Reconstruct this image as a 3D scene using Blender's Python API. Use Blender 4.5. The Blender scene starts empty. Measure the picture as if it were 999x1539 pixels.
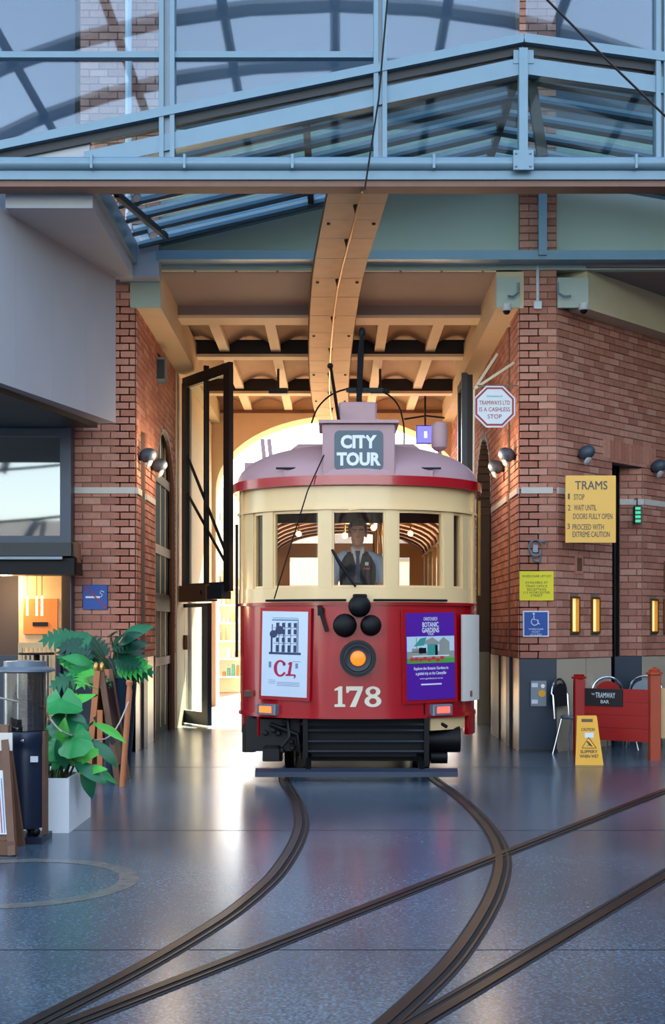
import bpy, bmesh, math, random
from mathutils import Vector, Matrix
random.seed(7)

# ------------------------------------------------------------------ camera, sky, sun, exposure
SC = bpy.context.scene
COL = SC.collection
F, CX, HZ, CH = 1900.0, 505.0, 945.0, 1.5      # focal length in px, vanishing point, horizon, eye height
cam = bpy.data.cameras.new('camera'); cam_o = bpy.data.objects.new('camera', cam); COL.objects.link(cam_o)
cam.sensor_fit = 'VERTICAL'; cam.sensor_height = 36.0; cam.sensor_width = 36.0
cam.lens = F / 1539.0 * 36.0
cam.shift_x = (499.5 - CX) / 1539.0
cam.shift_y = (HZ - 769.5) / 1539.0
cam_o.location = (0, 0, CH); cam_o.rotation_euler = (math.pi/2, 0, 0)
cam.clip_end = 500
SC.camera = cam_o

SUN_EL, SUN_AZ = math.radians(41), math.radians(8)    # azimuth measured from +Y towards +X
world = bpy.data.worlds.new('sky'); SC.world = world; world.use_nodes = True
wn = world.node_tree.nodes; wl = world.node_tree.links
sky = wn.new('ShaderNodeTexSky'); sky.sky_type = 'NISHITA'; sky.sun_disc = False
sky.sun_elevation = SUN_EL; sky.sun_rotation = SUN_AZ; sky.altitude = 20; sky.air_density = 1.3; sky.dust_density = 1.0; sky.ozone_density = 1.5
bg = wn['Background']; bg.inputs[1].default_value = 0.30
hsv = wn.new('ShaderNodeHueSaturation'); hsv.inputs['Saturation'].default_value = 0.7
wl.new(sky.outputs[0], hsv.inputs['Color']); wl.new(hsv.outputs[0], bg.inputs[0])
sun = bpy.data.lights.new('sun', 'SUN'); sun.energy = 21.0; sun.angle = math.radians(0.6); sun.color = (1.0, 0.83, 0.58)
sun_o = bpy.data.objects.new('sun', sun); COL.objects.link(sun_o)
sd = Vector((math.sin(SUN_AZ)*math.cos(SUN_EL), math.cos(SUN_AZ)*math.cos(SUN_EL), math.sin(SUN_EL)))
sun_o.rotation_euler = (-sd).to_track_quat('-Z', 'Y').to_euler(); sun_o.location = (10, 40, 30)
SC.view_settings.view_transform = 'Standard'; SC.view_settings.look = 'None'
SC.view_settings.gamma = 1.0; SC.view_settings.use_curve_mapping = False
SC.view_settings.exposure = 1.58
SC.cycles.max_bounces = 8; SC.cycles.transparent_max_bounces = 24; SC.cycles.diffuse_bounces = 5
SC.cycles.sample_clamp_indirect = 6.0
SC.cycles.caustics_reflective = False; SC.cycles.caustics_refractive = False

def PX(x, Y): return (x - CX) * Y / F
def PZ(y, Y): return CH + (HZ - y) * Y / F
def P(x, y, Y): return Vector((PX(x, Y), Y, PZ(y, Y)))

# ------------------------------------------------------------------ materials
def lin(c):
    o = []
    for k in c[:3]:
        k = k / 255.0
        o.append(k/12.92 if k <= 0.04045 else ((k+0.055)/1.055)**2.4)
    return (o[0], o[1], o[2], 1.0)
MATS = {}
def mat(name, col, rough=0.5, metal=0.0, var=0.12, scale=6.0, bump=0.0, bscale=40.0, spec=None, coat=0.0):
    m = bpy.data.materials.new(name); m.use_nodes = True
    n = m.node_tree.nodes; l = m.node_tree.links; b = n['Principled BSDF']
    b.inputs['Roughness'].default_value = rough; b.inputs['Metallic'].default_value = metal
    if spec is not None: b.inputs['Specular IOR Level'].default_value = spec
    if coat: b.inputs['Coat Weight'].default_value = coat; b.inputs['Coat Roughness'].default_value = 0.08
    c = lin(col)
    tc = n.new('ShaderNodeTexCoord')
    nz = n.new('ShaderNodeTexNoise'); nz.inputs['Scale'].default_value = scale; nz.inputs['Detail'].default_value = 5
    l.new(tc.outputs['Object'], nz.inputs['Vector'])
    mx = n.new('ShaderNodeMix'); mx.data_type = 'RGBA'
    mx.inputs[6].default_value = tuple(max(0, k*(1-var)) for k in c[:3]) + (1,)
    mx.inputs[7].default_value = tuple(min(1, k*(1+var)) for k in c[:3]) + (1,)
    l.new(nz.outputs['Fac'], mx.inputs[0]); l.new(mx.outputs[2], b.inputs['Base Color'])
    if bump:
        nb = n.new('ShaderNodeTexNoise'); nb.inputs['Scale'].default_value = bscale; nb.inputs['Detail'].default_value = 4
        l.new(tc.outputs['Object'], nb.inputs['Vector'])
        bp = n.new('ShaderNodeBump'); bp.inputs['Strength'].default_value = bump; bp.inputs['Distance'].default_value = 0.01
        l.new(nb.outputs['Fac'], bp.inputs['Height']); l.new(bp.outputs[0], b.inputs['Normal'])
    MATS[name] = m
    return m
def emit(name, col, strength, base=None):
    m = bpy.data.materials.new(name); m.use_nodes = True
    b = m.node_tree.nodes['Principled BSDF']
    b.inputs['Base Color'].default_value = lin(base or col); b.inputs['Roughness'].default_value = 0.3
    b.inputs['Emission Color'].default_value = lin(col); b.inputs['Emission Strength'].default_value = strength
    MATS[name] = m; return m
def glass(name, tint, refl=0.12, rough=0.02, gcol=(255, 255, 255), ior=1.5):
    m = bpy.data.materials.new(name); m.use_nodes = True
    n = m.node_tree.nodes; l = m.node_tree.links
    n.remove(n['Principled BSDF']); out = n['Material Output']
    t = n.new('ShaderNodeBsdfTransparent'); t.inputs[0].default_value = lin(tint)
    g = n.new('ShaderNodeBsdfGlossy'); g.inputs['Roughness'].default_value = rough; g.inputs['Color'].default_value = lin(gcol)
    ge = n.new('ShaderNodeNewGeometry'); dt = n.new('ShaderNodeVectorMath'); dt.operation = 'DOT_PRODUCT'     # Schlick reflectance of a thin pane
    l.new(ge.outputs['Incoming'], dt.inputs[0]); l.new(ge.outputs['Normal'], dt.inputs[1])
    ab = n.new('ShaderNodeMath'); ab.operation = 'ABSOLUTE'; l.new(dt.outputs['Value'], ab.inputs[0])
    om = n.new('ShaderNodeMath'); om.operation = 'SUBTRACT'; om.inputs[0].default_value = 1.0; l.new(ab.outputs[0], om.inputs[1])
    pw = n.new('ShaderNodeMath'); pw.operation = 'POWER'; pw.inputs[1].default_value = 5.0; l.new(om.outputs[0], pw.inputs[0])
    f0 = ((ior-1)/(ior+1))**2 + refl
    ad = n.new('ShaderNodeMath'); ad.operation = 'MULTIPLY_ADD'; ad.use_clamp = True; ad.inputs[1].default_value = 1-f0; ad.inputs[2].default_value = f0
    l.new(pw.outputs[0], ad.inputs[0])
    mx = n.new('ShaderNodeMixShader'); l.new(ad.outputs[0], mx.inputs[0]); l.new(t.outputs[0], mx.inputs[1]); l.new(g.outputs[0], mx.inputs[2])
    l.new(mx.outputs[0], out.inputs[0]); MATS[name] = m; return m
def brick_mat(name, c1, c2, c3):
    m = bpy.data.materials.new(name); m.use_nodes = True
    n = m.node_tree.nodes; l = m.node_tree.links; b = n['Principled BSDF']
    b.inputs['Roughness'].default_value = 0.82
    oi = n.new('ShaderNodeObjectInfo'); ge = n.new('ShaderNodeNewGeometry')
    ad = n.new('ShaderNodeMath'); ad.operation = 'ADD'; l.new(oi.outputs['Random'], ad.inputs[0]); l.new(ge.outputs['Random Per Island'], ad.inputs[1])
    fr = n.new('ShaderNodeMath'); fr.operation = 'FRACT'; l.new(ad.outputs[0], fr.inputs[0])
    r = n.new('ShaderNodeValToRGB'); e = r.color_ramp.elements
    e[0].position = 0.0; e[0].color = lin(c1); e[1].position = 1.0; e[1].color = lin(c3)
    x = e.new(0.5); x.color = lin(c2)
    l.new(fr.outputs[0], r.inputs[0])
    tc = n.new('ShaderNodeTexCoord'); nz = n.new('ShaderNodeTexNoise'); nz.inputs['Scale'].default_value = 22; nz.inputs['Detail'].default_value = 6
    l.new(ge.outputs['Position'], nz.inputs['Vector'])
    hs = n.new('ShaderNodeHueSaturation'); mr = n.new('ShaderNodeMapRange')
    mr.inputs[3].default_value = 0.78; mr.inputs[4].default_value = 1.2
    l.new(nz.outputs['Fac'], mr.inputs[0]); l.new(mr.outputs[0], hs.inputs['Value']); l.new(r.outputs[0], hs.inputs['Color']); l.new(hs.outputs[0], b.inputs['Base Color'])
    bp = n.new('ShaderNodeBump'); bp.inputs['Strength'].default_value = 0.35; bp.inputs['Distance'].default_value = 0.006
    l.new(nz.outputs['Fac'], bp.inputs['Height']); l.new(bp.outputs[0], b.inputs['Normal'])
    MATS[name] = m; return m

brick_mat('brick', (168, 106, 86), (186, 122, 100), (202, 144, 122))
mat('mortar', (128, 106, 94), 0.95, bump=0.3)
mat('stone_band', (205, 198, 186), 0.7, bump=0.15)
mat('dado_blue', (24, 44, 64), 0.35)
mat('dado_metal', (208, 192, 166), 0.3, metal=0.25, var=0.05)  # cream base colour stands in for warm reflections on the panels
mat('fascia_green', (172, 184, 170), 0.55, var=0.05, scale=2)
mat('steel_blue', (108, 136, 154), 0.38, metal=0.15, var=0.08)
mat('steel_grey', (120, 132, 142), 0.4, metal=0.4)
mat('steel_dark', (32, 36, 42), 0.42, metal=0.2)
mat('beam_rust', (120, 88, 76), 0.6)
mat('panel_grey', (168, 172, 180), 0.6, var=0.06, scale=1.5, bump=0.05)
mat('plaster_cream', (220, 200, 162), 0.75, var=0.06, bump=0.06)
mat('plaster_light', (232, 214, 180), 0.75, var=0.05)
mat('upper_facade', (84, 90, 102), 0.7, var=0.25, scale=0.8)
mat('soffit_lilac', (140, 126, 122), 0.75, var=0.08, scale=3)
mat('jack_arch', (168, 136, 104), 0.8, var=0.1, scale=4)
mat('ply', (230, 192, 142), 0.6, var=0.16, scale=5, bump=0.05)
mat('ply_dark', (96, 66, 44), 0.7)
mat('black_iron', (20, 20, 22), 0.45, metal=0.3)
mat('gate_blue', (52, 62, 78), 0.35, metal=0.3)
mat('rail_steel', (60, 55, 56), 0.34, metal=0.8, var=0.45, scale=14)
mat('rail_rust', (36, 31, 32), 0.75, var=0.4, scale=20)
mat('groove', (14, 12, 12), 0.9)
mat('white_paint', (240, 242, 242), 0.5, var=0.04)
mat('wood_orange', (186, 110, 62), 0.5, var=0.2, scale=9)
mat('wood_brown', (112, 76, 54), 0.55, var=0.2, scale=9)
mat('wood_pale', (206, 172, 122), 0.5, var=0.12, scale=9)
mat('tram_red', (170, 5, 24), 0.22, var=0.06, coat=0.5)
mat('tram_cream', (236, 200, 144), 0.3, var=0.04, coat=0.3)
mat('tram_pink', (176, 140, 142), 0.5, var=0.06)
mat('tram_wood', (84, 36, 18), 0.35, var=0.25, scale=8)
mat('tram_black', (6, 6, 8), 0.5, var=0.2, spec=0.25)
mat('tram_grease', (14, 13, 13), 0.55, metal=0.2, var=0.4, scale=18)
mat('chrome', (200, 204, 208), 0.15, metal=1.0)
mat('brass', (190, 150, 84), 0.3, metal=0.9)
mat('sign_yellow', (252, 192, 88), 0.5, var=0.05)
mat('sign_lemon', (240, 224, 20), 0.5, var=0.03)
mat('sign_blue', (14, 74, 160), 0.45, var=0.04)
mat('sign_white', (226, 230, 232), 0.5, var=0.03)
mat('sign_red', (168, 34, 48), 0.5, var=0.04)
mat('sign_black', (22, 22, 24), 0.5)
mat('sign_teal', (60, 150, 150), 0.5)
mat('sign_slate', (70, 86, 98), 0.4)
mat('wet_yellow', (246, 176, 20), 0.4, var=0.05)
mat('barrier_red', (166, 26, 20), 0.45, var=0.12)
mat('barrier_post', (176, 72, 40), 0.45, var=0.1)
mat('leaf_a', (40, 148, 72), 0.35, var=0.3, scale=10)
mat('leaf_b', (26, 108, 66), 0.35, var=0.3, scale=10)
mat('leaf_c', (84, 186, 70), 0.35, var=0.25, scale=10)
mat('leaf_d', (18, 74, 52), 0.4, var=0.3, scale=10)
mat('dark_pane', (16, 20, 24), 0.6, spec=0.1)
mat('stem', (48, 82, 40), 0.6)
mat('soil', (30, 22, 18), 0.95)
mat('lamp_grey', (66, 76, 90), 0.5, metal=0.2)
mat('ink_grey', (92, 86, 78), 0.5)
mat('heater_blue', (30, 42, 62), 0.35, metal=0.3)
mat('skin', (222, 168, 140), 0.55, var=0.05)
mat('hair', (30, 22, 18), 0.6)
mat('shirt', (176, 196, 224), 0.7, var=0.05)
mat('vest', (22, 28, 38), 0.75)
mat('tie', (60, 72, 96), 0.6)
mat('trousers', (28, 30, 36), 0.8)
mat('purple', (84, 20, 150), 0.4, var=0.04)
mat('poster_pale', (206, 218, 228), 0.4, var=0.03)
mat('ink', (44, 56, 92), 0.5)
mat('ink_pale', (112, 130, 160), 0.5)
mat('magenta', (176, 14, 70), 0.4)
mat('rope', (190, 178, 160), 0.85)
mat('asphalt', (160, 134, 106), 0.8, var=0.1)
mat('far_pale', (226, 218, 204), 0.7, var=0.05)
mat('far_grey', (150, 150, 152), 0.6)
mat('cafe_orange', (210, 120, 40), 0.5, var=0.1)
mat('cafe_dark', (58, 44, 38), 0.6)
mat('pipe_white', (206, 210, 214), 0.4)
mat('camera_grey', (190, 190, 188), 0.4)
mat('bronze_wire', (208, 170, 116), 0.35, metal=0.7)
mat('flower_red', (196, 50, 44), 0.6); mat('lawn', (72, 160, 52), 0.6); mat('photo_sky', (196, 214, 224), 0.5)
mat('photo_stone', (150, 152, 140), 0.5); mat('photo_teal', (60, 150, 140), 0.5)
glass('glass_roof', (228, 240, 244), 0.0, 0.12, ior=1.22)
glass('glass_screen', (216, 232, 242), 0.03)
glass('glass_clear', (236, 242, 240), 0.0, ior=1.22)
glass('glass_mirror', (150, 165, 175), 0.10, 0.03)
glass('glass_dark', (60, 66, 72), 0.02, 0.03)
glass('glass_tram', (242, 240, 236), 0.0, ior=1.25)
glass('glass_smoke', (120, 130, 140), 0.15, 0.05)
emit('bulb', (255, 190, 90), 22); emit('lamp_lens', (255, 84, 8), 1.0); emit('marker_orange', (255, 90, 40), 1.1); emit('marker_pink', (255, 70, 60), 1.1)
emit('screen_blue', (60, 60, 255), 2.2); emit('screen_white', (190, 200, 255), 3.5); emit('brass_glow', (255, 214, 140), 0.34, (240, 206, 140)); emit('exit_green', (40, 170, 120), 0.4)
emit('cafe_bulb', (255, 190, 110), 12)

def floor_material():
    m = bpy.data.materials.new('polished_floor'); m.use_nodes = True
    n = m.node_tree.nodes; l = m.node_tree.links; b = n['Principled BSDF']
    tc = n.new('ShaderNodeTexCoord')
    big = n.new('ShaderNodeTexNoise'); big.inputs['Scale'].default_value = 0.7; big.inputs['Detail'].default_value = 6
    spk = n.new('ShaderNodeTexVoronoi'); spk.inputs['Scale'].default_value = 75
    fin = n.new('ShaderNodeTexNoise'); fin.inputs['Scale'].default_value = 60; fin.inputs['Detail'].default_value = 3
    for k in (big, spk, fin): l.new(tc.outputs['Object'], k.inputs['Vector'])
    r = n.new('ShaderNodeValToRGB'); r.color_ramp.elements[0].color = lin((56, 74, 88)); r.color_ramp.elements[1].color = lin((80, 100, 114))
    r.color_ramp.elements[0].position = 0.3; r.color_ramp.elements[1].position = 0.7
    l.new(big.outputs['Fac'], r.inputs[0])
    r2 = n.new('ShaderNodeValToRGB'); r2.color_ramp.elements[0].position = 0.35; r2.color_ramp.elements[1].position = 0.65
    r2.color_ramp.elements[0].color = (0.62, 0.62, 0.62, 1); r2.color_ramp.elements[1].color = (1.4, 1.4, 1.4, 1)
    l.new(fin.outputs['Fac'], r2.inputs[0])
    mu = n.new('ShaderNodeMix'); mu.data_type = 'RGBA'; mu.blend_type = 'MULTIPLY'; mu.inputs[0].default_value = 1
    l.new(r.outputs[0], mu.inputs[6]); l.new(r2.outputs[0], mu.inputs[7])
    r3 = n.new('ShaderNodeValToRGB'); r3.color_ramp.elements[0].color = (0.55, 0.55, 0.55, 1); r3.color_ramp.elements[1].color = (1.35, 1.35, 1.35, 1)
    l.new(spk.outputs['Color'], r3.inputs[0])
    mu2 = n.new('ShaderNodeMix'); mu2.data_type = 'RGBA'; mu2.blend_type = 'MULTIPLY'; mu2.inputs[0].default_value = 1
    l.new(mu.outputs[2], mu2.inputs[6]); l.new(r3.outputs[0], mu2.inputs[7])
    l.new(mu2.outputs[2], b.inputs['Base Color'])
    mr = n.new('ShaderNodeMapRange'); mr.inputs[3].default_value = 0.18; mr.inputs[4].default_value = 0.27
    l.new(big.outputs['Fac'], mr.inputs[0]); l.new(mr.outputs[0], b.inputs['Roughness'])
    b.inputs['Specular IOR Level'].default_value = 0.65
    bp = n.new('ShaderNodeBump'); bp.inputs['Strength'].default_value = 0.04; bp.inputs['Distance'].default_value = 0.004
    l.new(fin.outputs['Fac'], bp.inputs['Height']); l.new(bp.outputs[0], b.inputs['Normal'])
    MATS['polished_floor'] = m
floor_material()

# ------------------------------------------------------------------ building helpers
ORG = {}                                            # world origin of every parent
def _props(o, label=None, cat=None, group=None, kind=None):
    if label: o['label'] = label
    if cat: o['category'] = cat
    if group: o['group'] = group
    if kind: o['kind'] = kind
def thing(name, label, cat, loc=(0, 0, 0), group=None, kind=None):
    o = bpy.data.objects.new(name, None); COL.objects.link(o); o.location = loc; o.empty_display_size = 0.1
    ORG[o] = Vector(loc); _props(o, label, cat, group, kind); return o
def link_mesh(name, vs, fs, m, parent=None, label=None, cat=None, group=None, kind=None, smooth=False):
    vs = [Vector(v) for v in vs]
    if parent is None:
        xs = [v.x for v in vs]; ys = [v.y for v in vs]; zs = [v.z for v in vs]
        org = Vector(((min(xs)+max(xs))/2, (min(ys)+max(ys))/2, min(zs)))
        loc = org
    else:
        xs = [v.x for v in vs]; ys = [v.y for v in vs]; zs = [v.z for v in vs]
        org = Vector(((min(xs)+max(xs))/2, (min(ys)+max(ys))/2, (min(zs)+max(zs))/2))
        loc = org - ORG[parent]
    me = bpy.data.meshes.new(name); me.from_pydata([tuple(v-org) for v in vs], [], fs); me.validate(); me.update()
    if smooth:
        for p in me.polygons: p.use_smooth = True
        try: me.set_sharp_from_angle(angle=math.radians(40))
        except Exception: pass
    o = bpy.data.objects.new(name, me); COL.objects.link(o); o.location = loc
    me.materials.append(MATS[m] if isinstance(m, str) else m)
    if parent is not None: o.parent = parent
    ORG[o] = org; _props(o, label, cat, group, kind)
    return o
class MB:
    def __init__(s): s.v = []; s.f = []
    def add(s, vs, fs):
        k = len(s.v); s.v += [Vector(v) for v in vs]; s.f += [tuple(i+k for i in f) for f in fs]; return s
    def box(s, x0, x1, y0, y1, z0, z1):
        return s.add([(x0,y0,z0),(x1,y0,z0),(x1,y1,z0),(x0,y1,z0),(x0,y0,z1),(x1,y0,z1),(x1,y1,z1),(x0,y1,z1)],
                     [(0,3,2,1),(4,5,6,7),(0,1,5,4),(1,2,6,5),(2,3,7,6),(3,0,4,7)])
    def hexa(s, p):
        return s.add(p, [(0,3,2,1),(4,5,6,7),(0,1,5,4),(1,2,6,5),(2,3,7,6),(3,0,4,7)])
    def cbox(s, x0, x1, y0, y1, z0, z1, c=0.01):     # box with chamfered vertical and top edges
        for (e, a, b) in ((c, z0, z0),): pass
        pl = [(x0+c,y0),(x1-c,y0),(x1,y0+c),(x1,y1-c),(x1-c,y1),(x0+c,y1),(x0,y1-c),(x0,y0+c)]
        cx, cy = (x0+x1)/2, (y0+y1)/2
        def shr(p): return (p[0] + (c if p[0] < cx else -c), p[1] + (c if p[1] < cy else -c))
        vs = [(a,b,z0) for a,b in pl] + [(a,b,z1-c) for a,b in pl] + [(*shr(p), z1) for p in pl]
        fs = [tuple(range(7,-1,-1)), tuple(range(16,24))]
        for r in (0, 8):
            for i in range(8): fs.append((r+i, r+(i+1)%8, r+8+(i+1)%8, r+8+i))
        return s.add(vs, fs)
    def bar(s, p0, p1, w, h, up=(0,0,1)):
        p0, p1 = Vector(p0), Vector(p1); d = (p1-p0).normalized(); u = Vector(up)
        a = d.cross(u)
        if a.length < 1e-4: a = d.cross(Vector((1,0,0)))
        a.normalize(); b = a.cross(d).normalized()
        q = []
        for p in (p0, p1):
            for i, j in ((-1,-1),(1,-1),(1,1),(-1,1)): q.append(p + a*(i*w/2) + b*(j*h/2))
        return s.add(q, [(0,1,2,3),(7,6,5,4),(0,4,5,1),(1,5,6,2),(2,6,7,3),(3,7,4,0)])
    def tube(s, pts, r, n=8):
        pts = [Vector(p) for p in pts]; rs = r if isinstance(r, (list, tuple)) else [r]*len(pts)
        k = len(s.v); a = None
        for i, p in enumerate(pts):
            d = (pts[min(i+1, len(pts)-1)] - pts[max(i-1, 0)]).normalized()
            if a is None:
                a = d.cross(Vector((0,0,1)))
                if a.length < 1e-3: a = d.cross(Vector((1,0,0)))
            a = (a - d*a.dot(d)).normalized(); b = d.cross(a)
            for j in range(n):
                t = 2*math.pi*j/n; s.v.append(p + (a*math.cos(t) + b*math.sin(t))*rs[i])
        m = len(pts)
        for i in range(m-1):
            for j in range(n): s.f.append((k+i*n+j, k+i*n+(j+1)%n, k+(i+1)*n+(j+1)%n, k+(i+1)*n+j))
        s.f.append(tuple(k+j for j in range(n-1,-1,-1))); s.f.append(tuple(k+(m-1)*n+j for j in range(n)))
        return s
    def lathe(s, prof, c, n=20, axis=(0,0,1)):
        ax = Vector(axis).normalized(); u = ax.cross(Vector((0,0,1)))
        if u.length < 1e-3: u = Vector((1,0,0))
        u.normalize(); w = ax.cross(u); c = Vector(c); k = len(s.v)
        for (r, h) in prof:
            r = max(r, 1e-4)
            for j in range(n):
                t = 2*math.pi*j/n; s.v.append(c + ax*h + (u*math.cos(t)+w*math.sin(t))*r)
        for i in range(len(prof)-1):
            for j in range(n): s.f.append((k+i*n+j, k+i*n+(j+1)%n, k+(i+1)*n+(j+1)%n, k+(i+1)*n+j))
        s.f.append(tuple(k+j for j in range(n-1,-1,-1))); s.f.append(tuple(k+(len(prof)-1)*n+j for j in range(n)))
        return s
    def ball(s, c, rx, ry=None, rz=None, n=14, m=9):
        ry = ry or rx; rz = rz or rx; c = Vector(c); k = len(s.v)
        for i in range(m+1):
            t = math.pi*i/m
            for j in range(n):
                a = 2*math.pi*j/n; s.v.append(c + Vector((rx*math.sin(t)*math.cos(a), ry*math.sin(t)*math.sin(a), -rz*math.cos(t))))
        for i in range(m):
            for j in range(n): s.f.append((k+i*n+j, k+i*n+(j+1)%n, k+(i+1)*n+(j+1)%n, k+(i+1)*n+j))
        return s
    def prism(s, poly, fn, w0, w1):
        n = len(poly); k = len(s.v)
        s.v += [Vector(fn(u, v, w0)) for u, v in poly] + [Vector(fn(u, v, w1)) for u, v in poly]
        s.f.append(tuple(k+i for i in range(n-1,-1,-1))); s.f.append(tuple(k+n+i for i in range(n)))
        for i in range(n): s.f.append((k+i, k+(i+1)%n, k+n+(i+1)%n, k+n+i))
        return s
    def rot(s, rz, piv):
        R = Matrix.Rotation(rz, 3, 'Z'); piv = Vector(piv); s.v = [R @ (v-piv) + piv for v in s.v]; return s
    def tf(s, M): s.v = [M @ v for v in s.v]; return s
    def build(s, name, m, parent=None, **kw): return link_mesh(name, s.v, s.f, m, parent, **kw)

TXT = {}
def text_mesh(st, bold):
    key = (st, bold)
    if key in TXT: return TXT[key]
    if bold and 'M' in st:                            # the outline of M breaks when offset: thicken it with shifted copies
        v0, f0 = text_mesh(st, 0.0); vs, fs = [], []
        for i, (dx, dy) in enumerate(((-1, -1), (1, -1), (1, 1), (-1, 1))):
            fs += [tuple(k+len(vs) for k in f) for f in f0]; vs += [v + Vector((dx*bold*0.8, dy*bold*0.8, i*0.0006)) for v in v0]
        TXT[key] = (vs, fs); return TXT[key]
    c = bpy.data.curves.new('t', 'FONT'); c.body = st; c.extrude = 0.02; c.offset = bold; c.resolution_u = 3
    o = bpy.data.objects.new('t', c); COL.objects.link(o)
    dg = bpy.context.evaluated_depsgraph_get(); me = bpy.data.meshes.new_from_object(o.evaluated_get(dg))
    vs = [v.co.copy() for v in me.vertices]; fs = [tuple(p.vertices) for p in me.polygons]
    bpy.data.objects.remove(o); bpy.data.curves.remove(c); bpy.data.meshes.remove(me)
    TXT[key] = (vs, fs); return TXT[key]
def lettering(name, st, centre, h, m, parent, rz=0.0, w=None, bold=0.0, depth=0.003, **kw):
    vs, fs = text_mesh(st, bold)
    x0 = min(v.x for v in vs); x1 = max(v.x for v in vs); y0 = min(v.y for v in vs); y1 = max(v.y for v in vs)
    k = h/(y1-y0); kx = (w/(x1-x0)) if w else k
    R = Matrix.Rotation(rz, 3, 'Z'); c = Vector(centre)
    out = [c + R @ Vector(((v.x-(x0+x1)/2)*kx, -(v.z+0.02)/0.04*depth, (v.y-(y0+y1)/2)*k)) for v in vs]
    return link_mesh(name, out, fs, m, parent, **kw)

# ------------------------------------------------------------------ brick walls: mortar backing + single bricks
COURSE, PITCH, JT = 0.0893, 0.2275, 0.008
BRICKS = {}
def brick_mesh(L):
    key = round(L, 2)
    if key not in BRICKS:
        l, d, h = key, 0.03, COURSE-JT; c = 0.004
        me = bpy.data.meshes.new('brick')
        v = [(0,0,0),(l,0,0),(l,0,h),(0,0,h),(c,-d,c),(l-c,-d,c),(l-c,-d,h-c),(c,-d,h-c)]
        v = [(x-l/2, y, z) for x,y,z in v]
        me.from_pydata(v, [], [(4,5,6,7),(0,1,5,4),(1,2,6,5),(2,3,7,6),(3,0,4,7)])
        me.materials.append(MATS['brick']); BRICKS[key] = me
    return BRICKS[key]
def sub_iv(iv, a, b):
    o = []
    for x, y in iv:
        if b <= x or a >= y: o.append((x, y)); continue
        if a > x: o.append((x, a))
        if b < y: o.append((b, y))
    return o
def brick_wall(name, label, o, rz, W, z0, z1, holes=(), arches=(), n_ind=300, thick=0.22, proud=0.012, prio=None, top=None, visible=None):
    """o: corner (x, y); local x runs along the wall, -y faces out. bricks from z0 up to z1; backing the same."""
    w = bpy.data.objects.new(name, bpy.data.meshes.new(name)); COL.objects.link(w)
    w.location = (o[0], o[1], 0); w.rotation_euler = (0, 0, rz); ORG[w] = None
    _props(w, label=label, kind='structure')
    cuts = {0.0, W}
    for h in holes: cuts |= {max(0, h[0]), min(W, h[1])}
    for (uc, hw, sp, rise, zb) in arches:
        for i in range(25): cuts.add(min(W, max(0, uc - hw*math.cos(math.pi*i/24))))
    cuts = sorted(cuts); mb = MB()
    for a, b in zip(cuts, cuts[1:]):
        if b-a < 1e-4: continue
        m = (a+b)/2; iv = [(z0, z1)]
        for h in holes:
            if h[0] < m < h[1]: iv = sub_iv(iv, h[2], h[3])
        for (uc, hw, sp, rise, zb) in arches:
            if abs(m-uc) < hw: iv = sub_iv(iv, zb, sp + rise*math.sqrt(max(0, 1-((m-uc)/hw)**2)))
        for p, q in iv: mb.box(a, b, 0, thick, p, q)
    me = w.data; me.from_pydata([tuple(v) for v in mb.v], [], mb.f); me.materials.append(MATS['mortar'])
    lst = []
    n = int((z1-z0)/COURSE + 0.5)
    for k in range(n):
        zb = z0 + k*COURSE
        if zb + COURSE - JT > z1 + 0.02: break
        zm = zb + COURSE/2; iv = [(0.0, W)]
        for h in holes:
            if h[2] < zm < h[3]: iv = sub_iv(iv, h[0], h[1])
        for (uc, hw, sp, rise, zlo) in arches:
            if zlo < zm < sp: iv = sub_iv(iv, uc-hw, uc+hw)
            elif sp <= zm < sp+rise:
                q = hw*math.sqrt(max(0, 1-((zm-sp)/rise)**2)); iv = sub_iv(iv, uc-q, uc+q)
        off = 0 if k % 2 == 0 else PITCH/2
        for a, b in iv:
            i = math.floor((a-off)/PITCH)
            while off + i*PITCH < b - 0.02:
                p, q = max(a, off+i*PITCH), min(b, off+(i+1)*PITCH)
                if q-p > 0.035: lst.append((p + JT/2, q - JT/2, zb + JT/2))
                i += 1
    lst.sort(key=(prio if prio else (lambda t: -(t[1]-t[0]))))
    for j, (p, q, zb) in enumerate(lst[:n_ind]):
        b = bpy.data.objects.new('brick', brick_mesh(q-p)); COL.objects.link(b); b.parent = w
        b.location = ((p+q)/2, 0.03-proud-0.004*random.random(), zb)
    rest = lst[n_ind:]
    if rest:
        mb = MB()
        for p, q, zb in rest:
            h = COURSE-JT; y = -proud-0.003*random.random(); c = 0.004
            mb.add([(p,0,zb),(q,0,zb),(q,0,zb+h),(p,0,zb+h),(p+c,y,zb+c),(q-c,y,zb+c),(q-c,y,zb+h-c),(p+c,y,zb+h-c)], [(4,5,6,7),(0,1,5,4),(1,2,6,5),(2,3,7,6),(3,0,4,7)])
        m2 = bpy.data.meshes.new('brickwork'); m2.from_pydata([tuple(v) for v in mb.v], [], mb.f); m2.materials.append(MATS['brick'])
        b = bpy.data.objects.new('brickwork', m2); COL.objects.link(b); b.parent = w; b['kind'] = 'stuff'
    return w
def on_wall(w, name, m, boxes, **kw):
    """part of a brick wall built from local boxes (u0,u1,y0,y1,z0,z1)"""
    mb = MB()
    for bx in boxes: mb.box(*bx)
    me = bpy.data.meshes.new(name); me.from_pydata([tuple(v) for v in mb.v], [], mb.f); me.materials.append(MATS[m])
    o = bpy.data.objects.new(name, me); COL.objects.link(o); o.parent = w; _props(o, **kw); return o
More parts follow.
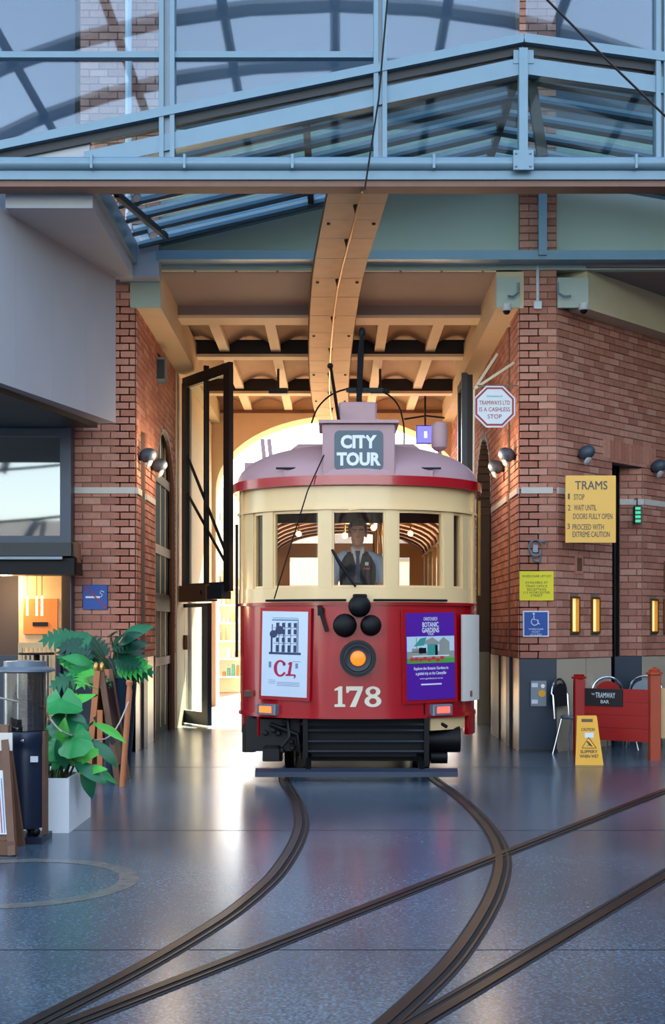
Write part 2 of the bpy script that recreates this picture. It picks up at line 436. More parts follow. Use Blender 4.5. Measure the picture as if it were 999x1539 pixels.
# ================================================================== FLOOR AND RAILS
FY = 15.4                                           # facade plane of the passage building
BY = 12.4                                           # plane of the glass screen over the track
FARY = 24.5                                         # far wall of the passage
MB().box(-45, 45, -30, 26.0, -0.3, 0).build('floor', 'polished_floor', label='polished grey speckled concrete floor of the hall', kind='structure')
MB().box(-60, 60, 26.0, 90, -0.3, -0.005).build('floor_street', 'asphalt', label='sunlit street paving beyond the far arch', kind='structure')

def gpt(x, y): return Vector(((x-CX)*CH/(y-HZ), F*CH/(y-HZ), 0))
def catmull(pts, n=8):
    out = []
    for i in range(len(pts)-1):
        p0 = pts[max(i-1,0)]; p1 = pts[i]; p2 = pts[i+1]; p3 = pts[min(i+2,len(pts)-1)]
        for k in range(n):
            t = k/n; out.append(0.5*((2*p1)+(p2-p0)*t+(2*p0-5*p1+4*p2-p3)*t*t+(3*p1-p0-3*p2+p3)*t**3))
    out.append(pts[-1]); return out
def strip(mb, pts, a, b, z):
    k = len(mb.v); n = len(pts)
    for i, p in enumerate(pts):
        d = (pts[min(i+1,n-1)]-pts[max(i-1,0)]).normalized(); s = Vector((d.y, -d.x, 0))
        for off, zz in ((a,-0.02),(a,z),(b,z),(b,-0.02)): q = p + s*off; mb.v.append(Vector((q.x, q.y, zz)))
    for i in range(n-1):
        for j in range(3): mb.f.append((k+i*4+j, k+i*4+j+1, k+(i+1)*4+j+1, k+(i+1)*4+j))
def smooth_pts(pts, n=3):
    for _ in range(n): pts = [pts[0]] + [(pts[i-1]+pts[i]*2+pts[i+1])/4 for i in range(1,len(pts)-1)] + [pts[-1]]
    return pts
def rail(label, pts, side, zz=0.0):
    t = thing('tram_rail', label, 'rail', tuple(pts[0]), group='tram rails set in the floor')
    def part(nm, a, b, z, m):
        mb = MB(); strip(mb, pts, a*side, b*side, z) if side > 0 else strip(mb, pts, b*side, a*side, z); mb.build(nm, m, t)
    part('seal_strip', -0.045, 0.078, 0.002+zz, 'rail_rust')
    part('rail_head', -0.028, 0.02, 0.009+zz, 'rail_steel')
    part('flange_groove', 0.02, 0.046, 0.004+zz, 'groove')
    part('guard_lip', 0.046, 0.06, 0.007+zz, 'rail_steel')
    return t
Lp = [Vector((-0.50, 30, 0)), Vector((-0.50, 20, 0)), Vector((-0.52, 14, 0))] + [gpt(*p) for p in ((424,1170),(440,1200),(449,1225),(449,1246),(440,1270),(423,1298),(400,1326),(350,1368),(300,1401),(240,1437),(180,1470),(110,1506),(40,1542),(-80,1603))]
Rp = [Vector((0.95, 30, 0)), Vector((0.95, 20, 0)), Vector((0.93, 14, 0))] + [gpt(*p) for p in ((648,1170),(678,1192),(706,1216),(730,1243),(745,1268),(751,1292),(748,1317),(738,1347),(720,1381),(693,1422),(660,1462),(615,1505),(570,1545),(480,1620))]
rail('left rail of the curve running out from under the tram', smooth_pts(catmull(Lp, 6)), -1)
rail('right rail of the curve, crossed by the straight rail', smooth_pts(catmull(Rp, 6)), -1)
dA = Vector((4.073, 6.93, 0)); a0 = Vector((-1.023, 4.80, 0)); b0 = Vector((0.316, 4.80, 0))
rail('long straight rail crossing the curved track diagonally', [a0 - dA*0.5, a0 + dA*0.3, a0 + dA*0.7, a0 + dA*2.0], 1, 0.0012)
rail('nearer straight rail in the lower right corner', [b0 - dA*0.5, b0 + dA*0.3, b0 + dA*0.7, b0 + dA*2.0], -1, 0.0006)
# worn ring inlaid in the floor at the left
ring = MB(); c = gpt(70, 1330); k0 = 0
N = 48
for i in range(N):
    t = 2*math.pi*i/N
    for r in (0.62, 0.74): ring.v.append(Vector((c.x-0.22+r*math.cos(t), c.y+0.1+r*math.sin(t), 0.0015)))
for i in range(N): j = (i+1)%N; ring.f.append((2*i, 2*i+1, 2*j+1, 2*j))
mat('ring_worn', (104, 106, 104), 0.25, var=0.35, scale=9)
ring.build('floor_ring', 'ring_worn', label='faint pale ring worn into the floor at the left', cat='floor marking')
# expansion joints
for i, y in enumerate((5.9, 9.4, 13.7)):
    MB().box(-12, 12, y, y+0.008, -0.01, 0.0012).build('trim_%d' % (i+1), 'groove', label='thin saw-cut joint across the polished floor', kind='structure')

# ================================================================== RIGHT BRICK CORNER
BZ0 = 1.135                                         # bricks start here, dado panels below
BANDZ = PZ(737, FY)                                 # pale stone band
rx0, rx1 = 2.23, 2.685
w = brick_wall('wall_right_corner', 'slim brick corner pier at right of the passage mouth', (rx0, FY), 0, rx1-rx0, BZ0, 7.05, n_ind=300, thick=0.3)
on_wall(w, 'stone_band', 'stone_band', [(0.02, rx1-rx0-0.05, -0.03, 0.01, BANDZ-0.04, BANDZ+0.035)])
on_wall(w, 'dado_panel', 'dado_blue', [(0, rx1-rx0, -0.005, 0.28, 0, BZ0-0.002)])
on_wall(w, 'dado_trim', 'steel_dark', [(-0.01, rx1-rx0+0.01, -0.02, 0.0, 0, 0.03)])
# angled wall running back to the right at 45 degrees
AL = 3.4; h0, h1 = 1.21, 1.95; HT = 3.68
A45 = math.radians(45)
def onA(t, off=0.0): return Vector((rx1 + t*math.cos(A45) + off*math.sin(A45), FY + t*math.sin(A45) - off*math.cos(A45), 0))
w = brick_wall('wall_right_angled', 'brick wall angling back to the right behind the red barrier', (rx1, FY), A45, AL, BZ0, 5.45, holes=[(h0, h1, 0, HT), (0.27, 0.46, 1.44, 1.90), (0.72, 0.91, 1.44, 1.90), (2.12, 2.31, 1.44, 1.90), (2.45, 2.64, 1.44, 1.90)],
    n_ind=300, prio=lambda t: (t[0] > 2.35, -(t[1]-t[0])))
on_wall(w, 'stone_band', 'stone_band', [(0.0, 0.22, -0.03, 0.01, BANDZ-0.04, BANDZ+0.035), (h1, AL, -0.03, 0.01, BANDZ-0.04, BANDZ+0.035)])
on_wall(w, 'dado_panel', 'dado_metal', [(0, 0.62, 0.0, 0.2, 0, BZ0-0.004), (0.64, h0-0.01, 0.0, 0.2, 0, BZ0-0.004)])
on_wall(w, 'dado_panel', 'dado_metal', [(h1+0.01, AL, 0.0, 0.2, 0, BZ0-0.004)])
on_wall(w, 'soldier_lintel', 'brick', [(h0-0.22 + i*0.085, h0-0.22 + i*0.085+0.075, -0.02, 0.2, HT+0.002, HT+0.235) for i in range(15)])
on_wall(w, 'lintel_steel', 'steel_grey', [(h0-0.02, h1+0.02, -0.01, 0.2, HT-0.03, HT)])
# recess jamb that faces the camera beyond the opening
jx0, jx1, jy = 3.76, 4.075, 16.80
w = brick_wall('wall_right_jamb', 'narrow brick jamb inside the opening past the yellow notice', (jx0, jy), 0, jx1-jx0, BZ0, HT, n_ind=120, thick=0.2)
on_wall(w, 'stone_band', 'stone_band', [(0, jx1-jx0, -0.03, 0.01, BANDZ-0.04, BANDZ+0.035)])
on_wall(w, 'dado_panel', 'dado_blue', [(-0.06, jx1-jx0, -0.004, 0.2, 0, BZ0-0.002)])
d = thing('door_1', 'dark doorway in the recess of the angled brick wall', 'door', (3.7, 17.6, 0), kind='structure')
del d['category']
MB().box(3.3, 3.78, 17.3, 17.36, 0, HT).build('door_leaf', 'dado_blue', d)
MB().box(3.74, 3.78, 17.0, 17.3, 0, HT).build('door_frame', 'steel_dark', d)

# passage wall on the right, facing -X (seen edge-on)
def side_wall_right():
    # local x runs from near to far when rz = +90deg would face +X; use rz=-90: local x -> -Y, -y -> -X
    L = FARY - FY
    w = brick_wall('wall_right_passage', 'brick side wall of the passage at right with a dark arched doorway', (rx0+0.0, FARY), -math.pi/2, L, BZ0, 5.45,
        holes=[(L-0.95, L-0.72, 1.2, 5.45)], arches=[(L-3.65, 0.95, 3.35, 1.05, 0.0)], n_ind=160, prio=lambda t: -t[0], thick=0.25)
    on_wall(w, 'stone_band', 'stone_band', [(L-0.70, L, -0.03, 0.01, BANDZ-0.04, BANDZ+0.035), (L-2.6, L-0.97, -0.03, 0.01, BANDZ-0.04, BANDZ+0.035), (0.0, L-4.7, -0.03, 0.01, BANDZ-0.04, BANDZ+0.035)])
    on_wall(w, 'slot_back', 'mortar', [(L-0.95, L-0.72, 0.12, 0.2, 1.2, 5.45)])
    on_wall(w, 'dado_panel', 'dado_metal', [(L-0.62, L-0.06, 0.0, 0.2, 0, BZ0)])
    on_wall(w, 'dado_post', 'steel_dark', [(L-1.0, L-0.68, -0.03, 0.2, 0, BZ0)])
    on_wall(w, 'dado_panel', 'dado_metal', [(L-1.75, L-1.02, 0.0, 0.2, 0, BZ0)])
    on_wall(w, 'dado_post', 'steel_dark', [(L-2.68, L-1.8, -0.02, 0.2, 0, BZ0)])
    on_wall(w, 'dado_panel', 'dado_metal', [(0.0, L-4.62, 0.0, 0.2, 0, BZ0)])
    on_wall(w, 'arch_door', 'tram_black', [(L-4.7, L-2.6, 0.2, 0.25, 0, 4.5)])
    on_wall(w, 'arch_trim', 'wood_brown', [(L-3.65+0.95*math.cos(math.pi*i/24)-0.03, L-3.65+0.95*math.cos(math.pi*i/24)+0.03, -0.02, 0.2, 3.35+1.05*math.sin(math.pi*i/24)-0.06, 3.35+1.05*math.sin(math.pi*i/24)+0.05) for i in range(25)])
    return w
side_wall_right()

# ================================================================== LEFT BRICK PIER AND PASSAGE WALL
lx0, lx1 = -3.20, -2.442
w = brick_wall('wall_left_front', 'brick pier beside the cafe window at left of the passage mouth', (lx0, FY), 0, lx1-lx0, BZ0, 5.75, n_ind=300, thick=0.3)
on_wall(w, 'stone_band', 'stone_band', [(0.02, lx1-lx0, -0.03, 0.01, BANDZ-0.04, BANDZ+0.035)])
on_wall(w, 'dado_panel', 'dado_blue', [(-0.3, lx1-lx0-0.12, -0.02, 0.28, 0, BZ0-0.002)])
on_wall(w, 'dado_panel', 'dado_metal', [(lx1-lx0-0.12, lx1-lx0, -0.0, 0.28, 0, BZ0-0.002)])
PXL = -2.44
L = FARY - FY
w = brick_wall('wall_left_passage', 'brick side wall of the passage at left with a tall arched window', (PXL, FY), math.pi/2, L, BZ0, 5.45,
    holes=[(0.32, 0.72, BZ0, 4.0)], arches=[(2.62, 1.05, 3.15, 1.2, 0.0)], n_ind=300, prio=lambda t: t[0], thick=0.25)
on_wall(w, 'stone_band', 'stone_band', [(0, 0.32, -0.03, 0.01, BANDZ-0.04, BANDZ+0.035), (0.72, 1.5, -0.03, 0.01, BANDZ-0.04, BANDZ+0.035), (3.7, L, -0.03, 0.01, BANDZ-0.04, BANDZ+0.035)])
on_wall(w, 'slot_back', 'wood_brown', [(0.32, 0.72, 0.12, 0.2, BZ0, 4.0)])
on_wall(w, 'dado_panel', 'dado_metal', [(0.0, 0.45, 0.0, 0.2, 0, BZ0)])
on_wall(w, 'dado_post', 'steel_dark', [(0.47, 0.78, -0.03, 0.2, 0, BZ0)])
on_wall(w, 'dado_panel', 'dado_metal', [(0.8, 1.5, 0.0, 0.2, 0, BZ0)])
on_wall(w, 'plaster_panel', 'plaster_light', [(3.72, L, -0.035, 0.2, 0, 5.45)])
# arched window in the left passage wall
wi = thing('window_1', 'tall arched window with pale glazing bars in the left passage wall', 'window', (PXL, FY+2.62, 0), kind='structure'); del wi['category']
def archpts(hw, sp, rise, n=20): return [(-hw, 0.0), (-hw, sp)] + [(-hw*math.cos(math.pi*i/n), sp+rise*math.sin(math.pi*i/n)) for i in range(1, n)] + [(hw, sp), (hw, 0.0)]
wx = PXL - 0.03; wy = FY + 2.62
fr = MB(); pts = archpts(1.02, 3.15, 1.17)
fr.tube([(wx, wy+a, b) for a, b in pts], 0.045, 6); fr.build('window_frame', 'wood_brown', wi)
for a in (-0.5, 0.02, 0.52):
    zt = 3.15 + 1.17*math.sqrt(1-(a/1.02)**2); MB().box(wx-0.0419, wx-0.034, wy+a-0.03, wy+a+0.03, 0.1, zt).build('glazing_bar', 'wood_pale', wi)
for z in (3.55, 2.55): MB().box(wx-0.0335, wx-0.02, wy-1.0, wy+1.0, z, z+0.13).build('transom', 'stone_band', wi)
MB().box(wx-0.0335, wx-0.01, wy-1.02, wy+1.02, 1.75, 2.0).build('transom', 'steel_dark', wi)
MB().box(wx-0.0335, wx-0.02, wy-1.0, wy+1.0, 0.98, 1.1).build('transom', 'stone_band', wi)
MB().prism(archpts(1.0, 3.15, 1.15), lambda u, v, q: (wx-0.05+q, wy+u, v), 0, 0.008).build('pane', 'dark_pane', wi)
MB().box(wx-0.8, wx-0.72, wy-1.2, wy+1.2, 0, 4.6).build('dark_backing', 'cafe_dark', wi)

# ================================================================== PASSAGE MOUTH, BEAMS AND CEILING
def struct(mb, name, m, label, parent=None):
    return mb.build(name, m, parent, label=label, kind='structure') if parent is None else mb.build(name, m, parent)
OZ = PZ(409, FY)
struct(MB().box(PXL-0.05, 1.95, FY, FY+1.6, OZ, OZ+0.1), 'ceiling_mouth', 'soffit_lilac', 'lilac boarded soffit just inside the passage mouth')
for i in range(9):
    x = -2.2 + i*0.5
    MB().box(x, x+0.47, FY-0.02, FY+0.02, OZ+0.0, OZ+0.035).build('trim_%d' % (10+i), 'plaster_light', label='pale strip along the head of the passage mouth', kind='structure')
by = FY + 1.6
struct(MB().box(-2.2, 2.0, by, by+0.12, OZ-0.12, OZ+0.3), 'trim_30', 'soffit_lilac', 'grey downstand beam across the passage ceiling')
struct(MB().box(-2.2, 2.0, by+0.02, by+0.42, OZ-0.16, OZ-0.121), 'trim_31', 'plaster_light', 'flange under the downstand beam, coloured pale as its lit soffit')  # light on the beam's soffit is put into this pale material
RZ = PZ(478, by+0.3)
ceil = MB()
ribs = [-2.48, -1.70, -0.92, -0.13, 0.66, 1.43, 2.22]
n = 10
for a, b in zip(ribs, ribs[1:]):                     # shallow concave vault between two ribs
    k = len(ceil.v)
    for i in range(n+1):
        t = i/n; x = a + (b-a)*t; z = RZ + 0.04 + 0.17*math.sin(math.pi*t)
        for y in (by+0.3, FARY): ceil.v.append(Vector((x, y, z)))
    for i in range(n): ceil.f.append((k+2*i, k+2*i+2, k+2*i+3, k+2*i+1))
ceil.build('ceiling', 'jack_arch', label='vaulted jack arch ceiling of the passage between cream ribs', kind='structure', smooth=True)
CE = [o for o in bpy.data.objects if o.name == 'ceiling'][0]
for x in ribs[1:-1]: MB().box(x-0.075, x+0.075, by+0.3, FARY, RZ-0.02, RZ+0.06).build('rib', 'plaster_light', CE)
for i, y in enumerate((19.3, 22.3)):
    z = RZ - 0.03
    MB().box(-2.3, 2.1, y, y+0.05, z-0.03, z+0.19).build('steel_beam_web', 'steel_dark', CE)
    MB().box(-2.3, 2.1, y-0.02, y+0.22, z-0.075, z-0.03).build('lit_edge_flange', 'plaster_light', CE)  # pale colour imitates light caught along the beam's lower edge
struct(MB().box(-14, 14, FY+0.35, FARY+0.2, 6.3, 26), 'wall_upper_mass', 'upper_facade', 'upper storeys over the passage, raised out of view to shade the hall')  # unseen height raised to keep the sun off the hall
# longitudinal side beams
lb = struct(MB().box(PXL-0.06, -2.13, FY-0.02, 20.3, 5.40, 5.86), 'trim_32', 'plaster_cream', 'cream beam along the top of the left passage wall')
MB().box(PXL-0.06, -2.13, FY-0.05, FY-0.021, 5.40, 5.765).build('end_plate', 'fascia_green', lb)
MB().box(PXL-0.06, -2.25, 20.3, FARY, 5.5, 5.86).build('beam_tail', 'plaster_cream', lb)
rb = struct(MB().box(1.945, rx0+0.05, FY-0.02, 20.6, 5.40, 5.86), 'trim_33', 'plaster_cream', 'cream beam along the top of the right passage wall')
MB().box(1.945, rx0-0.002, FY-0.05, FY-0.021, 5.40, 5.765).build('end_plate', 'fascia_green', rb)
MB().box(2.05, rx0+0.05, 20.6, FARY, 5.5, 5.86).build('beam_tail', 'plaster_cream', rb)
for side, x0, x1 in (('left', PXL-0.3, PXL+0.0), ('right', rx0-0.0, rx0+0.3)):
    struct(MB().box(x0, x1, 15.75, FARY, 5.45, 6.3), 'wall_%s_head' % side, 'plaster_cream', 'plaster head of the %s passage wall above the bricks' % side)
# beam over the angled wall
ab = MB().box(0.262, 3.4, -0.262, 0.2, 5.40, 5.9)
Mx = Matrix.Translation((rx1, FY, 0)) @ Matrix.Rotation(A45, 4, 'Z'); ab.tf(Mx)
bo = struct(ab, 'trim_34', 'plaster_cream', 'cream canopy beam running back over the angled brick wall')
MB().box(rx1+0.002, rx1+0.375, FY-0.05, FY-0.002, 5.40, 5.765).build('end_plate', 'fascia_green', bo)
struct(MB().box(rx1+0.35, 8, FY-0.1, FY+5, 5.88, 5.94), 'ceiling_right', 'soffit_lilac', 'soffit over the angled wall at the far right')

# far wall with wide elliptical arch
def far_wall():
    a, sp, rise = 2.39, 4.20, 1.43; cx = 0.06
    pts = archpts(a, sp, rise, 32)
    mb = MB()
    for y0 in (FARY, FARY+0.7):
        pass
    out = [(-3.2, 0), (-3.2, 6.4), (3.4, 6.4), (3.4, 0)]
    for (u0, z0), (u1, z1) in zip(pts, pts[1:]):
        mb.hexa([(cx+u0, FARY, z0), (cx+u1, FARY, z1), (cx+u1, FARY+0.7, z1), (cx+u0, FARY+0.7, z0),
                 (cx+u0, FARY, 6.4), (cx+u1, FARY, 6.4), (cx+u1, FARY+0.7, 6.4), (cx+u0, FARY+0.7, 6.4)]) if abs(u1-u0) > 1e-6 else None
    mb.box(-3.2, cx-a, FARY, FARY+0.7, 0, 6.4); mb.box(cx+a, 3.4, FARY, FARY+0.7, 0, 6.4)
    w = mb.build('wall_far', 'plaster_cream', label='cream end wall of the passage with a wide round arch', kind='structure')
    MB().box(-2.4, 2.3, FARY-0.05, FARY, 5.68, 5.74).build('cornice', 'wood_brown', w)
far_wall()
struct(MB().prism([(-14, 16.9), (-3.3, 16.9), (-3.3, 15.75), (-2.69, 15.75), (-2.69, FARY+0.2), (-14, FARY+0.2)], lambda u, v, q: (u, v, q), 0, 6.3), 'wall_left_mass', 'panel_grey', 'solid building behind the left pier')
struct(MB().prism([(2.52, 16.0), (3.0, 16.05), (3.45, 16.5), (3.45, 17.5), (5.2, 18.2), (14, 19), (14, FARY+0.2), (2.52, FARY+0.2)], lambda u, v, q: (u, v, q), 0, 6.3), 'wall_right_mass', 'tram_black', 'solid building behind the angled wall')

# green fascia and blue steel beams over the mouth
struct(MB().box(-2.15, 8.0, FY+0.05, FY+0.35, OZ+0.04, 7.6), 'wall_fascia', 'fascia_green', 'flat grey-green fascia above the passage mouth')
b1z = PZ(391, FY-0.2)
struct(MB().box(-2.15, 8.0, FY-0.30, FY+0.05, b1z-0.02, b1z+0.09), 'trim_40', 'steel_blue', 'pale blue steel channel across the green fascia')
struct(MB().box(-2.15, 8.0, FY-0.05, FY+0.05, b1z-0.072, b1z-0.02), 'trim_41', 'fascia_green', 'green lower lip of the fascia')
def slope(x): return 6.18 + 0.235*(x+2.2) if x < 1.83 else 6.18+0.235*4.03 - 0.17*(x-1.83)
sb = MB(); xs = [-2.15, 1.83, 7.5]
for x0, x1 in zip(xs, xs[1:]): sb.bar((x0, FY-0.18, slope(x0)), (x1, FY-0.18, slope(x1)), 0.2, 0.13)
struct(sb, 'trim_42', 'steel_blue', 'sloping pale blue gable beam against the fascia')
struct(MB().bar((-2.15, FY-0.12, slope(-2.15)+0.14), (1.83, FY-0.12, slope(1.83)+0.14), 0.15, 0.14), 'trim_43', 'steel_dark', 'black flashing above the sloping gable beam')

# ================================================================== LEFT GREY PANEL, BULKHEAD, CAFE WINDOW
pn, pf = Vector((-3.49, 12.2, 0)), Vector((-2.63, 15.1, 0))
dv = (pf-pn).normalized(); nv = Vector((dv.y, -dv.x, 0))
for i in range(4):
    q0 = pn + (pf-pn)*(i/4); q1 = pn + (pf-pn)*((i+1)/4 - 0.0012)
    v = []
    for z in (3.96, 5.72):
        for q in (q0, q1, q1 - nv*0.22, q0 - nv*0.22): v.append((q.x, q.y, z))
    mb = MB().hexa(v)
    if i == 0:
        GP = mb.build('wall_left_panel', 'panel_grey', label='overhanging grey clad upper wall at the far left', kind='structure')
    else: mb.build('cladding_panel', 'panel_grey', GP)
MB().hexa([(-6, 12.2, 3.9), (pn.x-0.1, 12.2, 3.9), (pf.x-0.22, 15.1, 3.9), (-6, 15.1, 3.9), (-6, 12.2, 3.97), (pn.x-0.1, 12.2, 3.97), (pf.x-0.22, 15.1, 3.97), (-6, 15.1, 3.97)]).build('ceiling_left', 'steel_dark', label='dark soffit under the grey clad upper wall', kind='structure')
bh = struct(MB().box(-3.30, -2.43, 12.62, 15.2, 5.70, 6.02), 'wall_left_bulkhead', 'panel_grey', 'boxed grey bulkhead under the canopy eave at left')
MB().box(-2.43, -2.38, 12.62, 15.2, 5.86, 6.12).build('gutter', 'steel_blue', bh)
struct(MB().box(-2.62, -2.12, 15.12, 15.36, 5.71, 6.26), 'trim_44', 'panel_grey', 'blocky grey corbel at the left end of the fascia')

WY = 15.2
wn_ = thing('window_2', 'cafe window in a dark blue frame under the grey overhang', 'window', (-3.9, WY, 1.9), kind='structure'); del wn_['category']
def framebox(x0, x1, z0, z1, t, y0, y1, nm, m, par):
    for a in ((x0, x0+t, z0, z1), (x1-t, x1, z0, z1), (x0+t, x1-t, z0, z0+t), (x0+t, x1-t, z1-t, z1)):
        MB().box(a[0], a[1], y0, y1, a[2], a[3]).build(nm, m, par)
fx0, fx1 = -5.2, PX(108, WY); fz0, fz1 = PZ(822, WY), PZ(622, WY)
framebox(fx0, fx1, fz0, fz1, 0.13, WY-0.06, WY+0.1, 'window_frame', 'gate_blue', wn_)
MB().box(fx0+0.13, fx1-0.13, WY-0.03, WY+0.08, PZ(656, WY), PZ(640, WY)).build('window_rail', 'gate_blue', wn_)
mat('sky_sheet', (196, 212, 222), 0.25, var=0.03)  # sky colour in place of the reflection in the cafe window
MB().box(fx0+0.13, fx1-0.13, WY+0.03, WY+0.04, fz0+0.13, fz1-0.13).build('pane', 'glass_mirror', wn_)
MB().box(fx0+0.1, fx1-0.1, WY+0.12, WY+0.14, fz0+0.1, fz1-0.1).build('sky_sheet', 'sky_sheet', wn_)  # pale sheet added behind the pane to imitate the mirrored sky
struct(MB().box(PX(106, WY), lx0+0.02, WY-0.02, WY+0.3, 1.2, 4.0), 'trim_45', 'gate_blue', 'dark blue mullion strip between cafe window and brick pier')
sl = struct(MB().cbox(fx0, PX(118, 14.9), 14.75, WY-0.06, PZ(865, 15), PZ(838, 15), 0.02), 'trim_46', 'tram_black', 'black boxed sill under the cafe window')
MB().box(fx0, PX(112, 14.9), 14.7, WY-0.06, PZ(838, 15)+0.002, PZ(818, 15)).build('sill_ledge', 'steel_dark', sl)
MB().box(fx0, PX(100, 14.9), 14.66, 14.70, PZ(843, 15), PZ(839, 15)).build('sill_nosing', 'steel_grey', sl)
# cafe opening below the sill: orange panelled interior
struct(MB().box(-5.4, lx0-0.1, 16.5, 16.6, 0, 4.2), 'wall_cafe_back', 'cafe_dark', 'dark back wall inside the cafe')
cp = thing('wall_panel', 'orange wooden wall panel with a dark slot seen under the cafe sill', 'panel', (-3.5, 15.9, 1.2))
MB().box(PX(28, 15.9), PX(92, 15.9), 15.9, 15.95, PZ(990, 15.9), PZ(860, 15.9)).build('backboard', 'wood_pale', cp)
MB().box(PX(36, 15.9), PX(87, 15.9), 15.87, 15.899, PZ(953, 15.9), PZ(900, 15.9)).build('orange_board', 'cafe_orange', cp)
MB().box(PX(50, 15.9), PX(73, 15.9), 15.86, 15.869, PZ(941, 15.9), PZ(935, 15.9)).build('slot', 'tram_black', cp)
for i, x in enumerate((41, 55, 63)):
    t = thing('pendant_lamp', ('slim pendant tube lamp at left of three under the cafe sill', 'slim pendant tube lamp in the middle of three under the cafe sill', 'slim pendant tube lamp at right of three under the cafe sill')[i], 'lamp', P(x, 900, 15.0), group='cafe pendant lamps')
    MB().tube([(PX(x, 15.0), 15.0, PZ(865, 15)), P(x, 896, 15.0)], 0.004, 6).build('cord', 'tram_black', t)
    MB().tube([P(x, 896, 15.0), P(x, 925, 15.0)], 0.012, 8).build('tube_bulb', 'cafe_bulb', t)
struct(MB().box(-5.4, PX(92, 15.3), 15.25, 15.4, 0, PZ(985, 15.3)), 'wall_left_dado', 'dado_blue', 'dark blue dado wall under the cafe opening')
li = bpy.data.lights.new('cafe_lamp', 'POINT'); li.energy = 25; li.color = (1, 0.72, 0.42); li.shadow_soft_size = 0.15
lo = bpy.data.objects.new('cafe_lamp', li); COL.objects.link(lo); lo.location = (-4.2, 15.7, 2.0)

# ================================================================== GLASS SCREEN AND CANOPY
bm_z = lambda y: PZ(y, BY)
sc_ = thing('steel_screen_beam', 'long pale blue steel beam carrying the glass screen across the top', 'beam', (0, BY, bm_z(285)))
MB().tube([(-9, BY-0.1, bm_z(252)), (9, BY-0.1, bm_z(252))], 0.065, 12).build('round_tube', 'steel_blue', sc_, smooth=True)
MB().box(-9, 9, BY-0.1, BY+0.1, bm_z(275), bm_z(262)).build('flange_plate', 'steel_blue', sc_)
MB().box(-9, 9, BY-0.04, BY+0.05, bm_z(264), bm_z(246)).build('web_plate', 'steel_grey', sc_)
MB().box(-9, 9, BY-0.07, BY+0.14, bm_z(284), bm_z(275)-0.001).build('soffit_plate', 'beam_rust', sc_)
g = MB().box(PX(767, BY), PX(797, BY), BY-0.2, BY-0.17, bm_z(266), bm_z(237)); g.build('gusset_plate', 'steel_blue', sc_)
for dx in (771, 792):
    for dy in (242, 261): MB().lathe([(0.012, 0), (0.012, 0.012), (0.006, 0.016)], (PX(dx, BY), BY-0.2, bm_z(dy)), 8, (0, -1, 0)).build('bolt', 'steel_grey', sc_)
for x in (142, 280, 440, 650, 950): MB().box(PX(x, BY)-0.012, PX(x, BY)+0.012, BY-0.175, BY+0.02, bm_z(262), bm_z(241)).build('clamp', 'steel_blue', sc_)
TOPZ = 11.0
def mullion(px, label, w=0.12, zt=TOPZ, z0=bm_z(246)):
    X = PX(px, BY)
    t = thing('steel_mullion', label, 'mullion', (X, BY, z0), group='glass screen mullions')
    MB().box(X-w/2, X-w/2+0.045, BY-0.08, BY+0.06, z0, zt).build('flange', 'steel_blue', t)
    MB().box(X+w/2-0.045, X+w/2, BY-0.08, BY+0.06, z0, zt).build('flange', 'steel_blue', t)
    MB().box(X-w/2+0.045, X+w/2-0.045, BY-0.03, BY+0.02, z0, zt).build('web', 'steel_grey', t)
mullion(252, 'tall steel mullion left of the timber wire trough', 0.15)
mullion(571, 'tall steel mullion just above the timber wire trough', 0.13)
mullion(992, 'tall steel mullion at the right edge of the picture', 0.12)
tz = bm_z(85)
for (x0, x1, lab) in ((-4.2, PX(243, BY), 'thin steel transom left of the first mullion'), (PX(262, BY), PX(562, BY), 'thin steel transom between the two left mullions')):
    MB().box(x0, x1, BY-0.05, BY+0.03, tz-0.03, tz+0.03).build('steel_transom', 'steel_blue', label=lab, cat='transom', group='glass screen transoms')
# gable rails, top and second
def gz1(x): return 7.26 - 0.205*(1.83-x) if x < 1.83 else 7.26 - 0.135*(x-1.83)
def gz2(x): return 7.00 - 0.215*(1.83-x) if x < 1.83 else 7.00 - 0.14*(x-1.83)
gr = thing('steel_gable', 'blue steel gable frame peaking at right in the glass screen', 'frame', (1.83, BY, bm_z(246)))
for xa, xb in ((-4.5, 1.83), (1.83, 6.5)):
    MB().bar((xa, BY-0.04, gz1(xa)), (xb, BY-0.04, gz1(xb)), 0.10, 0.085).build('top_rail', 'steel_blue', gr)
    MB().bar((xa, BY+0.02, gz1(xa)-0.085), (xb, BY+0.02, gz1(xb)-0.085), 0.08, 0.085).build('black_fascia_strip', 'steel_dark', gr)  # black fascia line below the top rail
    xa2 = max(xa, -2.45)
    MB().bar((xa2, BY-0.0, gz2(xa2)), (xb, BY-0.0, gz2(xb)), 0.12, 0.16).build('lower_rail', 'steel_blue', gr)
MB().box(PX(778, BY), PX(791, BY), BY-0.09, BY+0.03, bm_z(262), gz1(1.83)-0.1).build('king_post', 'steel_blue', gr)
MB().box(PX(770, BY), PX(800, BY), BY-0.07, BY-0.05, bm_z(100), bm_z(80)).build('apex_plate', 'steel_blue', gr)
MB().bar(P(797, 120, BY+0.1), P(815, 236, BY+0.1), 0.07, 0.1).build('brace', 'steel_dark', gr)
